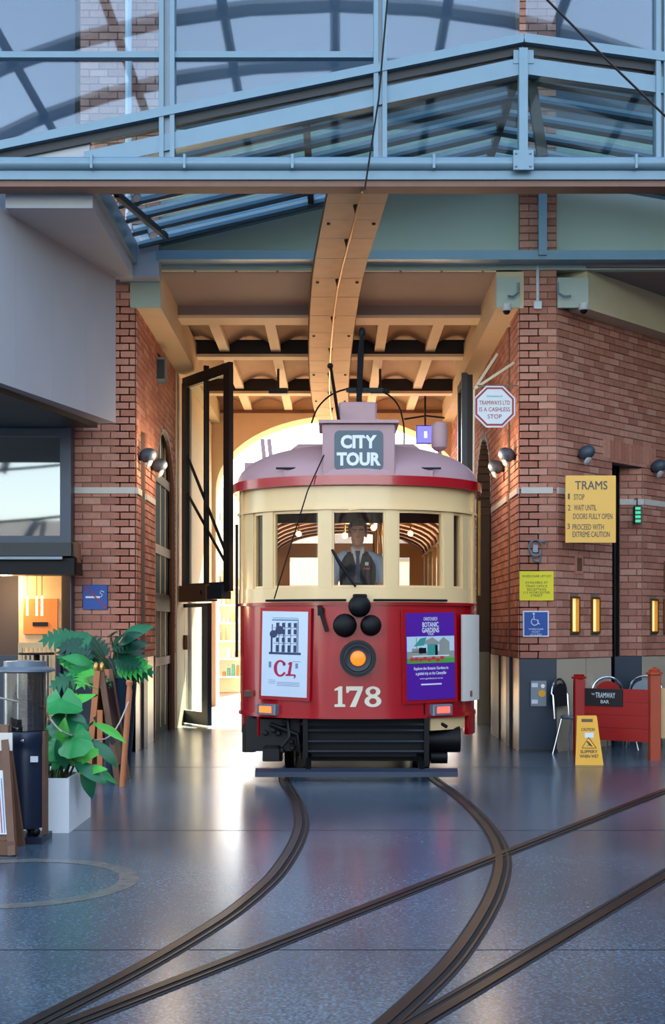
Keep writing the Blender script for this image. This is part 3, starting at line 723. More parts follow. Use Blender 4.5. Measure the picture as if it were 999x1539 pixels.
# glass panes of the screen
def quad_pane(mb, p, th=0.012): return mb.hexa([(x, BY+0.05, z) for x, z in p[:4]][:0] or [(p[0][0], BY+0.0, p[0][1]), (p[1][0], BY+0.0, p[1][1]), (p[1][0], BY+th, p[1][1]), (p[0][0], BY+th, p[0][1]), (p[3][0], BY, p[3][1]), (p[2][0], BY, p[2][1]), (p[2][0], BY+th, p[2][1]), (p[3][0], BY+th, p[3][1])])
gs = thing('glass_screen', 'tall reflecting glass panes above the gable frame', 'glass screen', (0, BY, 7.2))
m1, m2, m3, ap = PX(252, BY), PX(571, BY), PX(992, BY), 1.83
for (xa, xb, lo, hi) in ((-4.5, m1, None, tz), (-4.5, m1, tz, TOPZ), (m1, m2, None, tz), (m1, m2, tz, TOPZ), (m2, ap, None, TOPZ), (ap, m3, None, TOPZ), (m3, 6.4, None, TOPZ)):
    za, zb = (gz1(xa)+0.03, gz1(xb)+0.03) if lo is None else (lo, lo)
    quad_pane(MB(), [(xa+0.03, za), (xb-0.03, zb), (xb-0.03, max(hi, zb+0.01)), (xa+0.03, max(hi, za+0.01))]).build('pane', 'glass_screen', gs)
gl = thing('gable_glazing', 'clear glass panes filling the gable under the sloping rails', 'glass screen', (0, BY, 6.1))
for (xa, xb) in ((-2.4, m1), (m1, m2), (m2, ap), (ap, m3), (m3, 6.4)):
    quad_pane(MB(), [(xa+0.03, bm_z(246)), (xb-0.03, bm_z(246)), (xb-0.03, gz1(xb)-0.1), (xa+0.03, gz1(xa)-0.1)]).build('pane', 'glass_clear', gl)
# the wedge of grey cladding at the left below the gable rail
MB().prism([(-6, bm_z(246)), (-2.42, bm_z(246)), (-2.42, gz1(-2.42)-0.12), (-4.5, gz1(-4.5)-0.12), (-6, gz1(-4.5)-0.12)], lambda u, v, q: (u, BY+0.02+q, v), 0, 0.05).build('wall_left_wedge', 'panel_grey', label='grey infill wedge left of the gable glazing', kind='structure')
# glass canopy roof between screen and fascia: rafters with glazing bars and panes
cr = thing('canopy_roof', 'shallow gabled glass canopy with blue rafters behind the screen', 'canopy', (0, 14, 6.1))
ny = 6
for i in range(ny):
    y = BY + 0.35 + i*(FY-0.35-BY-0.35)/(ny-1)
    for xa, xb in ((-2.35, 1.83), (1.83, 7.0)):
        for k, dz in ((0, 0), (1, 0.05), (2, 0.10)):
            MB().bar((xa, y+0.03*k, slope(xa)-0.10+dz), (xb, y+0.03*k, slope(xb)-0.10+dz), 0.035, 0.036).build('rafter', ('steel_dark', 'steel_blue', 'pipe_white')[k], cr)
for xa, xb in ((-2.35, -0.3), (-0.3, 1.83), (1.83, 4.2), (4.2, 7.0)):
    v = []
    for dz in (0.03, 0.045):
        for x, y in ((xa+0.02, BY+0.15), (xb-0.02, BY+0.15), (xb-0.02, FY-0.3), (xa+0.02, FY-0.3)): v.append((x, y, slope(x)+dz))
    MB().hexa(v).build('roof_pane', 'glass_roof', cr)
for x in (-0.3, 1.83, 4.2): MB().bar((x, BY+0.15, slope(x)-0.02), (x, FY-0.25, slope(x)-0.02), 0.07, 0.09).build('purlin', 'steel_dark', cr)
# spot lamps clipped to the eave at left
for i, (x, y, Y) in enumerate(((203, 296, 13.4), (228, 352, 14.6))):
    p = P(x, y, Y)
    t = thing('spot_lamp', ('upper small spot lamp under the canopy eave', 'lower small spot lamp under the canopy eave')[i], 'lamp', p, group='eave spot lamps')
    MB().tube([p+Vector((-0.12, 0, 0.16)), p+Vector((0, 0, 0.06))], 0.012, 6).build('arm', 'steel_blue', t)
    MB().lathe([(0.03, 0), (0.05, 0.05), (0.052, 0.12)], p + Vector((-0.02, 0.02, 0.07)), 12, (0.35, -0.5, -0.8)).build('lamp_head', 'steel_grey', t, smooth=True)
    MB().lathe([(0.045, 0), (0.045, 0.004)], p + Vector((-0.02, 0.02, 0.07)) + Vector((0.35, -0.5, -0.8)).normalized()*0.121, 12, (0.35, -0.5, -0.8)).build('lens', 'sign_white', t)
MB().bar(P(175, 292, 12.9), P(250, 356, 14.9), 0.05, 0.07).build('eave_strut', 'steel_dark', label='dark diagonal strut under the canopy eave at left', cat='strut')
# brick towers rising behind the glass screen
w = brick_wall('wall_tower_left', 'brick tower rising behind the glass at upper left', (PX(118, FY-0.2), FY-0.1), 0, 0.95, 6.3, 10.5, n_ind=260, thick=0.4)
MB().tube([(PX(193, FY-0.2), FY-0.2, 6.3), (PX(193, FY-0.2), FY-0.2, 10.5)], 0.04, 8).build('downpipe', 'pipe_white', label='white downpipe on the brick tower behind the glass', cat='pipe')
w = brick_wall('wall_tower_right', 'brick pier continuing up behind the glass gable at right', (rx0, FY+0.04), 0, rx1-rx0, 7.1, 10.5, n_ind=100, thick=0.4)
struct(MB().box(-14, -3.2, FY+0.1, FY+0.3, 6.3, 19), 'wall_upper_left', 'gate_blue', 'dark glazed upper facade at far left behind the glass')
# ================================================================== ATRIUM VAULT (seen in the glass) AND BUILDINGS OF THE HALL
av = thing('atrium_vault', 'curved steel rib vault of the hall roof mirrored in the glass screen', 'roof frame', (0, 0, 8))
VR, VZ = 13.0, 6.0
for i in range(11):
    y = -18 + i*2.75
    MB().tube([(VR*math.cos(math.radians(a)), y, VZ + 8.5*math.sin(math.radians(a))) for a in range(10, 171, 8)], 0.16, 6).build('arch_rib', 'gate_blue', av)
for k in range(15):
    a = math.radians(18 + k*10.3)
    MB().tube([(VR*math.cos(a), -18, VZ+8.5*math.sin(a)), (VR*math.cos(a), 9.5, VZ+8.5*math.sin(a))], 0.11, 6).build('purlin', 'steel_dark', av)
for i, (zz, yy) in enumerate(((5.7, 2.0), (5.1, 1.8), (3.95, 1.6))):
    MB().tube([(-14 + 0.9*k, yy, zz + 0.02*(k-4)*(k-4)*0.5 - 0.1) for k in range(13)], 0.035, 6).build('hall_cable', 'tram_black', label=('highest dark cable mirrored in the cafe window', 'middle dark cable mirrored in the cafe window', 'lowest dark cable mirrored in the cafe window')[i], cat='cable')
struct(MB().box(-16, 16, -26, -22, 0, 6.0), 'wall_hall_back', 'upper_facade', 'unseen building behind the viewer, added to keep mirrored sky off the tram windows')  # added out of view so the windows mirror less bright sky
struct(MB().box(-24, -20, -22, 12, 0, 6.5), 'wall_hall_left', 'far_grey', 'side building along the left of the hall')
struct(MB().box(13.2, 16, -22, 19, 0, 8.2), 'wall_hall_right', 'mortar', 'brick side building along the right of the hall')

# ================================================================== TIMBER WIRE TROUGH AND OVERHEAD WIRE
tr = thing('wire_trough', 'long plywood trough carrying the overhead wire into the passage', 'trough', (0.2, 12.4, 5.2))
cl = []                                              # centre line (x, y, z) with the curve of the track
for (xl, xr, y, Y) in ((498, 590, 272, 12.42), (486, 572, 330, 13.3), (470, 545, 418, 15.2), (465, 531, 500, 17.2), (465, 525, 560, 19.2), (468, 524, 600, 21.0), (476, 526, 632, 22.9)):
    cl.append(Vector((PX((xl+xr)/2, Y), Y, PZ(y, Y))))
cl = catmull(cl, 3)
W2 = 0.30
mat('ply_hole', (30, 20, 14), 0.9)
for i in range(len(cl)-1):
    a, b = cl[i], cl[i+1]
    def q(p, s, dz): return (p.x + s*W2, p.y, p.z + dz)
    g = (b-a)*0.012
    a2, b2 = a+g, b-g
    pl = MB().hexa([q(a2,-1,0), q(a2,1,0), q(b2,1,0), q(b2,-1,0), q(a2,-1,0.05), q(a2,1,0.05), q(b2,1,0.05), q(b2,-1,0.05)]).build('plywood_panel', 'ply', tr)
    for s in ((-0.8, 0.8) if i % 3 == 0 else ()):
        m = a*0.8 + b*0.2
        MB().box(m.x+s*W2-0.018, m.x+s*W2+0.018, m.y-0.02, m.y+0.02, m.z-0.012, m.z+0.001).build('bolt_head', 'ply_hole', pl)
    if i % 2 == 0:
        MB().lathe([(0.035, 0), (0.02, 0.05), (0.012, 0.11)], (a.x, a.y+0.05, a.z+0.0), 8, (0, 0, -1)).build('wire_hanger', 'tram_black', pl)
for s in (-1, 1):
    MB().tube([(p.x+s*W2, p.y, p.z+0.06) for p in cl], 0.018, 6).build('edge_batten', 'ply_dark', tr)
MB().tube([(p.x+0.0, p.y, p.z-0.11) for p in cl] + [(cl[-1].x, 32, cl[-1].z-0.1)], 0.014, 6).build('overhead_wire', 'bronze_wire', label='bronze trolley wire running under the plywood trough', cat='wire')
for i, ((ax, ay, aY), (bx, by_, bY)) in enumerate((((812, -10, 9.0), (1010, 185, 9.0)), ((582, 0, 11.8), (548, 285, 12.1)))):
    MB().tube([P(ax, ay, aY), P((ax+bx)/2+4, (ay+by_)/2+6, (aY+bY)/2), P(bx, by_, bY)], 0.009, 5).build('stay_wire', 'tram_black', label=('thin black stay wire crossing the upper right glass', 'thin black stay wire hanging to the trough end')[i], cat='wire')
# rods with dark plates hanging from the passage ceiling
for i, (x, Y) in enumerate(((418, 20.6), (571, 20.6))):
    zt, zb = RZ+0.05, PZ(588, Y)
    t = thing('ceiling_hanger', ('dark hanging rod with plate left of the wire trough', 'dark hanging rod with plate right of the wire trough')[i], 'hanger', (PX(x, Y), Y, zb), group='ceiling hangers')
    MB().tube([(PX(x, Y), Y, zb), (PX(x, Y), Y, zt)], 0.02, 8).build('rod', 'steel_dark', t)
    MB().box(PX(x-14, Y), PX(x+14, Y), Y-0.07, Y+0.07, zb-0.05, zb+0.04).build('plate', 'steel_dark', t)
# thin black hoop cables over the tram roof
MB().tube(catmull([P(468, 636, 16.5), P(478, 612, 16.5), P(500, 592, 16.5), P(530, 584, 16.5), P(572, 588, 16.5), P(596, 606, 16.5), P(606, 636, 16.5), P(607, 668, 16.5)], 5), 0.012, 6).build('hoop_cable', 'tram_black', label='thin black cable hoop arching over the tram roof', cat='cable')
MB().tube([P(607, 630, 16.5), P(640, 625, 16.5), P(668, 628, 16.5)], 0.013, 6).build('side_cable', 'tram_black', label='short black cable running right from the hoop', cat='cable')

# ================================================================== IRON GATES
# upper left leaf, opened towards the camera
hx, hy = PX(279, 19.4), 19.4; ex, ey = PX(343, 18.3), 18.3
GD = Vector((ex-hx, ey-hy, 0)); GW = GD.length; GD.normalize()
z0, z1 = PZ(888, 18.8), PZ(566, 18.9)
def gp(u, z, off=0.0): n_ = Vector((GD.y, -GD.x, 0)); q = Vector((hx, hy, 0)) + GD*u + n_*off; return Vector((q.x, q.y, z))
gt = thing('passage_gate', 'tall black glazed gate leaf standing open at left of the tram', 'gate', (hx, hy, 0))
def gbar(u0, za, u1, zb, w, nm, m, par, d=0.07): MB().bar(gp(u0, za), gp(u1, zb), d, w, up=tuple(Vector((GD.y, -GD.x, 0)).cross(gp(u1, zb)-gp(u0, za)))).build(nm, m, par)
gbar(0, z0, 0, z1, 0.13, 'stile', 'steel_dark', gt); gbar(GW, z0-0.02, GW, z1, 0.17, 'stile', 'steel_dark', gt)
gbar(-0.05, z1, GW+0.08, z1, 0.16, 'top_rail', 'steel_dark', gt); gbar(0, z0+0.05, GW, z0+0.05, 0.14, 'bottom_rail', 'gate_blue', gt)
gbar(GW*0.5, z0, GW*0.5, z1+0.15, 0.05, 'mid_stile', 'steel_dark', gt)
gbar(0.02, PZ(680, 19.3), GW*0.97, PZ(835, 18.4), 0.035, 'brace', 'steel_dark', gt, 0.03)
gbar(0.02, PZ(738, 19.3), GW*0.97, PZ(850, 18.4), 0.03, 'brace', 'steel_dark', gt, 0.03)
for a, b in ((0.05, GW*0.5-0.025), (GW*0.5+0.025, GW-0.06)):
    MB().hexa([gp(a, z0+0.1, 0), gp(b, z0+0.1, 0), gp(b, z0+0.1, 0.008), gp(a, z0+0.1, 0.008), gp(a, z1-0.06, 0), gp(b, z1-0.06, 0), gp(b, z1-0.06, 0.008), gp(a, z1-0.06, 0.008)]).build('pane', 'glass_clear', gt)
gd = thing('door_closer_box', 'dark brown operator box between upper gate and lower door', 'box', (hx, hy, z0-0.25))
MB().bar(gp(-0.1, z0-0.03), gp(GW*0.62, z0-0.03), 0.2, 0.25).build('housing', 'wood_brown', gd)
MB().bar(gp(GW*0.62+0.002, z0-0.03), gp(GW*0.95, z0-0.03), 0.16, 0.2).build('arm_cover', 'gate_blue', gd)
MB().lathe([(0.03, 0), (0.03, 0.02)], gp(GW*0.55, z0-0.02, 0.11), 12, (GD.y, -GD.x, 0)).build('knob', 'chrome', gd)
# lower door leaf
lx, ly = PX(272, 20.2), 20.2; mx_, my_ = PX(318, 19.3), 19.3
LD = Vector((mx_-lx, my_-ly, 0)); LW = LD.length; LD.normalize()
def lp(u, z, off=0.0): q = Vector((lx, ly, 0)) + LD*u + Vector((LD.y, -LD.x, 0))*off; return Vector((q.x, q.y, z))
ld = thing('passage_door', 'narrow blue-grey glazed door leaf under the open gate', 'door', (lx, ly, 0))
zt = z0-0.17
for u0, u1, za, zb, nm in ((0, 0.14, 0.02, zt, 'stile'), (LW-0.2, LW, 0.02, zt, 'stile'), (0.14, LW-0.2, 0.02, 0.22, 'bottom_rail'), (0.14, LW-0.2, zt-0.06, zt, 'top_rail')):
    MB().hexa([lp(u0, za, 0), lp(u1, za, 0), lp(u1, za, 0.07), lp(u0, za, 0.07), lp(u0, zb, 0), lp(u1, zb, 0), lp(u1, zb, 0.07), lp(u0, zb, 0.07)]).build(nm, 'gate_blue', ld)
MB().hexa([lp(0.14, 0.22, 0.03), lp(LW-0.2, 0.22, 0.03), lp(LW-0.2, 0.22, 0.04), lp(0.14, 0.22, 0.04), lp(0.14, zt-0.06, 0.03), lp(LW-0.2, zt-0.06, 0.03), lp(LW-0.2, zt-0.06, 0.04), lp(0.14, zt-0.06, 0.04)]).build('pane', 'glass_clear', ld)
MB().hexa([lp(0.2, 1.17, 0.045), lp(0.33, 1.17, 0.045), lp(0.33, 1.17, 0.09), lp(0.2, 1.17, 0.09), lp(0.2, 1.4, 0.045), lp(0.33, 1.4, 0.045), lp(0.33, 1.4, 0.09), lp(0.2, 1.4, 0.09)]).build('lock_box', 'wood_brown', ld)
# gate posts / hinge conduit on the left wall
MB().tube([(PXL+0.06, 20.6, 0), (PXL+0.06, 20.6, 5.4)], 0.03, 8).build('gate_post', 'pipe_white', label='pale vertical conduit pipe behind the open gate', cat='pipe')
# right leaf, folded back along the wall
rx, ry0, ry1 = PX(703, 18.6), 18.6, 19.7
rg = thing('passage_gate', 'dark gate leaf folded back edge-on at right of the tram', 'gate', (rx, ry0, 0))
MB().box(rx-0.09, rx-0.01, ry0, ry0+0.1, 0.05, PZ(560, ry0)).build('stile', 'gate_blue', rg)
MB().box(rx-0.01+0.001, rx+0.07, ry0, ry0+0.08, 0.05, PZ(563, ry0)).build('stile', 'steel_dark', rg)
MB().box(rx-0.05, rx+0.02, ry1-0.1, ry1, 0.05, PZ(560, ry0)).build('stile', 'steel_dark', rg)
for z in (0.1, 2.2, PZ(560, ry0)-0.12): MB().box(rx-0.05, rx+0.02, ry0+0.1, ry1-0.1, z, z+0.12).build('rail', 'steel_dark', rg)
MB().box(rx-0.02, rx-0.012, ry0+0.1, ry1-0.1, 0.22, PZ(560, ry0)-0.12).build('pane', 'glass_clear', rg)

# ================================================================== WALL LAMPS, SPEAKERS, CAMERAS
def wall_lamp(p, nrm, label, r=0.088, lit=0):
    n_ = Vector(nrm).normalized()
    t = thing('wall_lamp', label, 'lamp', p, group='dark dome wall lamps')
    ax = (n_*0.8 + Vector((0, 0, 0.25))).normalized()
    MB().lathe([(0.03, -0.02), (0.03, 0.05)], Vector(p), 10, n_).build('bracket', 'steel_dark', t)
    MB().lathe([(0.03, 0.03), (r*0.75, 0.05), (r*1.0, 0.1), (r*1.0, 0.14), (r*0.85, 0.19), (r*0.5, 0.225), (0.01, 0.235)], Vector(p), 18, ax).build('dome', 'lamp_grey', t, smooth=True)
    ax2 = (n_*0.8 + Vector((0, 0, -0.6))).normalized()
    if lit:
        li = bpy.data.lights.new('wall_lamp_light', 'POINT'); li.energy = lit; li.color = (1, 0.74, 0.45); li.shadow_soft_size = 0.06
        lo = bpy.data.objects.new('wall_lamp_light', li); COL.objects.link(lo); lo.location = Vector(p) + n_*0.34
    MB().lathe([(r*0.62, 0.0), (r*0.66, 0.02), (r*0.3, 0.035)], Vector(p) + n_*0.13 - Vector((0, 0, r*0.72)), 14, ax2).build('lens', 'camera_grey', t, smooth=True)
wall_lamp((PXL+0.0, FY+0.18, PZ(686, FY)), (1, -0.15, 0), 'dome lamp on the left pier corner, nearer of two', lit=6)
wall_lamp((PXL+0.0, FY+1.2, PZ(704, FY+1.2)), (1, -0.15, 0), 'dome lamp by the arched window, farther of two', lit=6)
wall_lamp((rx0, FY+0.25, PZ(684, FY)), (-1, -0.15, 0), 'dome lamp inside the passage mouth at right, nearer of two', lit=6)
wall_lamp((rx0, FY+1.3, PZ(706, FY+1.3)), (-1, -0.15, 0), 'dome lamp inside the passage mouth at right, farther of two', lit=6)
pA = onA(0.46); pA.z = PZ(686, pA.y); wall_lamp(pA, (0.7, -0.7, 0), 'dome lamp above the yellow rules notice')
pA = onA(2.16); pA.z = PZ(706, pA.y); wall_lamp(pA, (0.7, -0.7, 0), 'dome lamp at the right edge of the angled wall')
sp_ = thing('loudspeaker', 'grey box loudspeaker high on the left passage wall', 'loudspeaker', P(235, 572, 17.2))
q = P(235, 556, 17.2)
MB().cbox(PXL, PXL+0.13, 17.1, 17.3, q.z-0.17, q.z+0.16, 0.015).build('cabinet', 'steel_grey', sp_)
MB().box(PXL+0.02, PXL+0.12, 17.085, 17.099, q.z-0.14, q.z+0.12).build('grille', 'steel_dark', sp_)
MB().tube([(PXL+0.06, 17.2, q.z+0.16), (PXL-0.01, 17.2, q.z+0.24)], 0.015, 6).build('bracket', 'steel_dark', sp_)
for i, (x, y) in enumerate(((761, 470), (877, 470))):
    Y = FY - 0.12; c = P(x, 463, Y); c.z = 5.40
    if i: c = Vector((PX(x, FY-0.16), FY-0.16, 5.40))
    t = thing('security_camera', ('white dome camera under the green block left of the brick pier', 'white dome camera under the green block right of the brick pier')[i], 'camera', c, group='dome security cameras')
    MB().lathe([(0.06, 0.02), (0.062, -0.05), (0.055, -0.06)], c, 16).build('housing', 'camera_grey', t, smooth=True)
    MB().ball(c + Vector((0, 0, -0.06)), 0.045).build('dome', 'tram_black', t, smooth=True)
# conduit and junction box on the brick pier
cd = thing('conduit', 'pale vertical conduit ending in a small box on the brick pier', 'conduit', (PX(808, FY), FY-0.05, PZ(465, FY)))
MB().box(PX(803, FY), PX(815, FY), FY-0.33, FY-0.28, PZ(395, FY), PZ(286, FY)).build('channel', 'steel_blue', cd)
MB().tube([(PX(807, FY), FY-0.035, PZ(455, FY)), (PX(807, FY), FY-0.035, PZ(398, FY))], 0.02, 8).build('pipe', 'pipe_white', cd)
MB().cbox(PX(801, FY), PX(813, FY), FY-0.07, FY-0.01, PZ(466, FY), PZ(454, FY), 0.008).build('junction_box', 'pipe_white', cd)
for i, (xa, xb) in enumerate(((779, 763), (838, 858))):
    t = MB().tube([P(xa, 425, FY-0.1), P(xa, 440, FY-0.1), P((xa+xb)/2, 446, FY-0.12), P(xb, 445, FY-0.14)], 0.014, 6)
    t.build('bent_conduit', 'steel_grey', label=('bent conduit stub left of the brick pier', 'bent conduit stub right of the brick pier')[i], cat='conduit', group='bent conduit stubs')

# ================================================================== SIGNS
# octagonal sign on its bracket
oc = thing('octagonal_sign', 'white octagonal sign with red border hanging by the passage mouth', 'sign', P(743, 642, 15.3))
OY = 15.25; oc_c = P(743, 611, OY); R = 31.0*OY/F
def octo(r): return [(r*math.cos(math.radians(22.5+45*i))/math.cos(math.radians(22.5)), r*math.sin(math.radians(22.5+45*i))/math.cos(math.radians(22.5))) for i in range(8)]
mp = lambda y: (lambda u, v, q: (oc_c.x+u, y-q, oc_c.z+v))
MB().prism(octo(R), mp(OY+0.02), 0, 0.02).build('rim', 'poster_pale', oc)
MB().prism(octo(R*0.93), mp(OY), 0.0005, 0.002).build('border', 'sign_red', oc)
MB().prism(octo(R*0.84), mp(OY), 0.0021, 0.004).build('face', 'sign_white', oc)
for st, dz, h, w_, m in (('Christchurch', 0.125, 0.025, 0.19, 'sign_teal'), ('TRAMWAYS LTD', 0.045, 0.05, 0.37, 'sign_red'), ('IS A CASHLESS', -0.035, 0.05, 0.37, 'sign_red'), ('STOP', -0.12, 0.05, 0.17, 'sign_red')):
    lettering('lettering', st, (oc_c.x, OY-0.004, oc_c.z+dz), h, m, oc, w=w_, bold=0.003)
for a in ((747, 532), (772, 545)): MB().bar(P(713, 584, OY), P(a[0], a[1], OY+0.3), 0.015, 0.03).build('stay', 'plaster_light', oc)
MB().bar(P(713, 580, OY+0.02), P(779, 580, OY+0.02), 0.012, 0.02).build('arm', 'wood_brown', oc)
MB().tube([P(712, 585, OY), P(711, 735, OY)], 0.012, 6).build('pole', 'plaster_light', oc)
# yellow rules notice
ny_ = onA(0.30).y - 0.42
nt = thing('rules_notice', 'yellow board of tram rules projecting from the angled brick wall', 'sign', P(887, 815, ny_))
c = P(887.5, 765, ny_); wn2, hn = 76*ny_/F, 101*ny_/F
MB().cbox(c.x-wn2/2, c.x+wn2/2, ny_, ny_+0.03, c.z-hn/2, c.z+hn/2, 0.006).build('board', 'sign_yellow', nt)
lettering('lettering', 'TRAMS', (c.x+0.005, ny_, c.z+0.285), 0.105, 'ink_grey', nt, w=0.39, bold=0.012)
for st, yy, u0, w_ in (('1', 746, 853, 3), ('STOP', 747, 862, 16), ('2', 763, 853, 4), ('WAIT UNTIL', 763, 862, 34), ('DOORS FULLY OPEN', 776, 861, 59), ('3', 791, 852, 4), ('PROCEED WITH', 792, 860, 47), ('EXTREME CAUTION', 803, 860, 56)):
    lettering('lettering', st, (PX(u0 + w_/2, ny_), ny_, PZ(yy, ny_)), 0.068, 'ink_grey', nt, w=w_*ny_/F, bold=0.008)
for dx in (-0.2, 0.2): MB().bar((c.x+dx, ny_+0.03, c.z), (c.x+dx, ny_+0.45+dx, c.z), 0.03, 0.03).build('bracket', 'steel_dark', nt)
# lemon yellow notice and blue wheelchair sign on the pier
SY = FY - 0.035
ly_ = thing('yellow_notice', 'lemon yellow text notice on the brick pier', 'sign', P(806, 903, SY))
c = P(806, 880.5, SY); MB().box(c.x-25.5*SY/F, c.x+25.5*SY/F, SY-0.006, SY+0.02, c.z-22*SY/F, c.z+22*SY/F).build('board', 'sign_lemon', ly_)
for st, yy, w_ in (('WHEELCHAIR LIFT KEY', 866, 44), ('AVAILABLE AT', 875.5, 34), ('TRAM OFFICE', 881, 32), ('RECEPTION', 886, 28), ('113 WORCESTER', 890.5, 40), ('STREET', 895, 18)):
    lettering('lettering', st, (c.x, SY-0.006, PZ(yy, SY)), 0.028, 'sign_black', ly_, w=w_*SY/F, depth=0.001)
ws = thing('wheelchair_sign', 'blue wheelchair access sign with white border on the brick pier', 'sign', P(805, 957, SY))
c = P(805, 937.5, SY); hw = 19.5*SY/F
MB().box(c.x-hw, c.x+hw, SY-0.004, SY+0.02, c.z-hw, c.z+hw).build('rim', 'sign_white', ws)
MB().box(c.x-hw*0.9, c.x+hw*0.9, SY-0.006, SY-0.0041, c.z-hw*0.9, c.z+hw*0.9).build('face', 'sign_blue', ws)
sg = MB(); cc = c + Vector((-0.015, 0, 0.045)); yy = SY-0.0075
def flat(pts): sg.prism(pts, lambda u, v, q: (cc.x+u, yy-q, cc.z+v), 0, 0.001)
rg_ = [(0.042*math.cos(math.radians(a)), -0.02+0.042*math.sin(math.radians(a))) for a in range(120, 395, 15)]
sg.tube([(cc.x+u, yy, cc.z+v) for u, v in rg_], 0.006, 6)
sg.tube([(cc.x-0.012, yy, cc.z+0.055), (cc.x-0.008, yy, cc.z+0.005), (cc.x+0.03, yy, cc.z+0.0), (cc.x+0.05, yy, cc.z-0.05), (cc.x+0.065, yy, cc.z-0.045)], 0.007, 6)
sg.ball((cc.x-0.013, yy, cc.z+0.075), 0.013, 0.004, 0.013); sg.build('wheelchair_symbol', 'sign_white', ws)
for st, dz, w_ in (('WHEELCHAIR', -0.065, 0.18), ('HOIST', -0.098, 0.10), ('ACCESS', -0.13, 0.14)): lettering('lettering', st, (c.x, SY-0.006, c.z+dz), 0.022, 'sign_white', ws, w=w_, depth=0.001)
# no smoking sign, left pier
ns = thing('no_smoking_sign', 'square blue no smoking sign on the left brick pier', 'sign', P(143, 916, SY))
c = P(143, 897.5, SY); hw = 18.5*SY/F
MB().cbox(c.x-hw, c.x+hw, SY-0.008, SY+0.02, c.z-hw, c.z+hw, 0.004).build('face', 'sign_blue', ns)
MB().box(c.x-0.115, c.x+0.06, SY-0.011, SY-0.0081, c.z-0.012, c.z+0.012).build('cigarette', 'sign_white', ns)
sm = MB().tube([(c.x+0.07, SY-0.0095, c.z-0.0), (c.x+0.09, SY-0.0095, c.z+0.03), (c.x+0.06, SY-0.0095, c.z+0.05), (c.x+0.075, SY-0.0095, c.z+0.08), (c.x+0.11, SY-0.0095, c.z+0.06)], 0.006, 6); sm.build('smoke', 'sign_white', ns)
MB().bar((c.x-0.13, SY-0.013, c.z+0.135), (c.x+0.135, SY-0.013, c.z-0.135), 0.003, 0.016, up=(0.7, 0, 0.7)).build('slash', 'sign_red', ns)
# ring hook on the pier
rk = thing('ring_hook', 'round metal hose bracket on the brick pier above the notice', 'bracket', P(806, 842, SY))
c = P(804, 824, SY)
MB().tube([(c.x+0.078*math.cos(math.radians(a)), SY-0.03, c.z+0.1*math.sin(math.radians(a))) for a in range(20, 341, 20)], 0.014, 6).build('large_ring', 'steel_grey', rk)
MB().tube([(c.x+0.045*math.cos(math.radians(a))+0.02, SY-0.02, c.z-0.12+0.045*math.sin(math.radians(a))) for a in range(0, 361, 30)], 0.012, 6).build('small_ring', 'steel_grey', rk)
MB().tube([(c.x+0.05, SY-0.03, c.z+0.08), (c.x+0.11, SY-0.03, c.z+0.085), (c.x+0.12, SY-0.02, c.z+0.06)], 0.014, 6).build('hook', 'steel_grey', rk)
MB().box(c.x-0.03, c.x+0.03, SY-0.022, SY+0.02, c.z-0.05, c.z+0.04).build('back_plate', 'steel_grey', rk)
# intercom panel on the blue dado
ic = thing('intercom', 'grey intercom panel with yellow button on the blue dado', 'intercom', P(809, 1060, SY))
c = P(808.5, 1042, FY-0.01); MB().cbox(c.x-0.1, c.x+0.1, FY-0.04, FY-0.004, c.z-0.155, c.z+0.155, 0.006).build('plate', 'steel_grey', ic)
MB().lathe([(0.045, 0), (0.045, 0.012)], (c.x+0.04, FY-0.041, c.z+0.0), 16, (0, -1, 0)).build('yellow_button', 'wet_yellow', ic)
MB().lathe([(0.025, 0), (0.025, 0.01)], (c.x+0.05, FY-0.041, c.z+0.09), 14, (0, -1, 0)).build('keyhole', 'chrome', ic)
for dz in (0.1, -0.1): MB().box(c.x-0.085, c.x-0.01, FY-0.046, FY-0.041, c.z+dz-0.025, c.z+dz+0.025).build('label_plate', 'sign_white', ic)
# lit brass slot windows in the angled wall
def slot_window(u0, label):
    t = thing('slot_window', label, 'window', onA(u0+0.07), group='lit slot windows')
    T = Matrix.Translation((rx1, FY, 0)) @ Matrix.Rotation(A45, 4, 'Z'); za, zb = 1.44, 1.90
    for a in ((u0, u0+0.025, za, zb), (u0+0.165, u0+0.19, za, zb), (u0+0.025, u0+0.165, za, za+0.025), (u0+0.025, u0+0.165, zb-0.025, zb)):
        MB().box(a[0], a[1], -0.03, 0.08, a[2], a[3]).tf(T).build('frame', 'brass', t)
    MB().box(u0+0.026, u0+0.164, 0.02, 0.03, za+0.026, zb-0.026).tf(T).build('glowing_pane', 'brass_glow', t)
slot_window(0.27, 'lit amber slot window left of the pair under the yellow rules board')
slot_window(0.72, 'lit amber slot window right of the pair under the yellow rules board')
slot_window(2.12, 'lit amber slot window at the right edge, nearer the jamb')
slot_window(2.45, 'lit amber slot window cut by the right edge of the picture')
T = Matrix.Translation((rx1, FY, 0)) @ Matrix.Rotation(A45, 4, 'Z')
vt = thing('wall_vent', 'small brown vent plate below the yellow rules board', 'vent', onA(0.46)); 
MB().box(0.36, 0.52, -0.03, -0.012, 2.18, 2.42).tf(T).build('plate', 'brick', vt); MB().box(0.39, 0.49, -0.036, -0.031, 2.22, 2.38).tf(T).build('grille', 'wood_brown', vt)
vt = thing('wall_plaque', 'small framed plaque on the angled wall at far right', 'plaque', onA(2.5))
MB().box(2.46, 2.66, -0.035, -0.012, 2.0, 2.42).tf(T).build('frame', 'wood_brown', vt); MB().box(2.49, 2.63, -0.04, -0.036, 2.04, 2.38).tf(T).build('plate', 'soffit_lilac', vt)
xs_ = thing('exit_sign', 'small hanging green exit sign on the recess jamb', 'sign', P(957, 788, jy-0.2))
c = P(957, 774, jy-0.15)
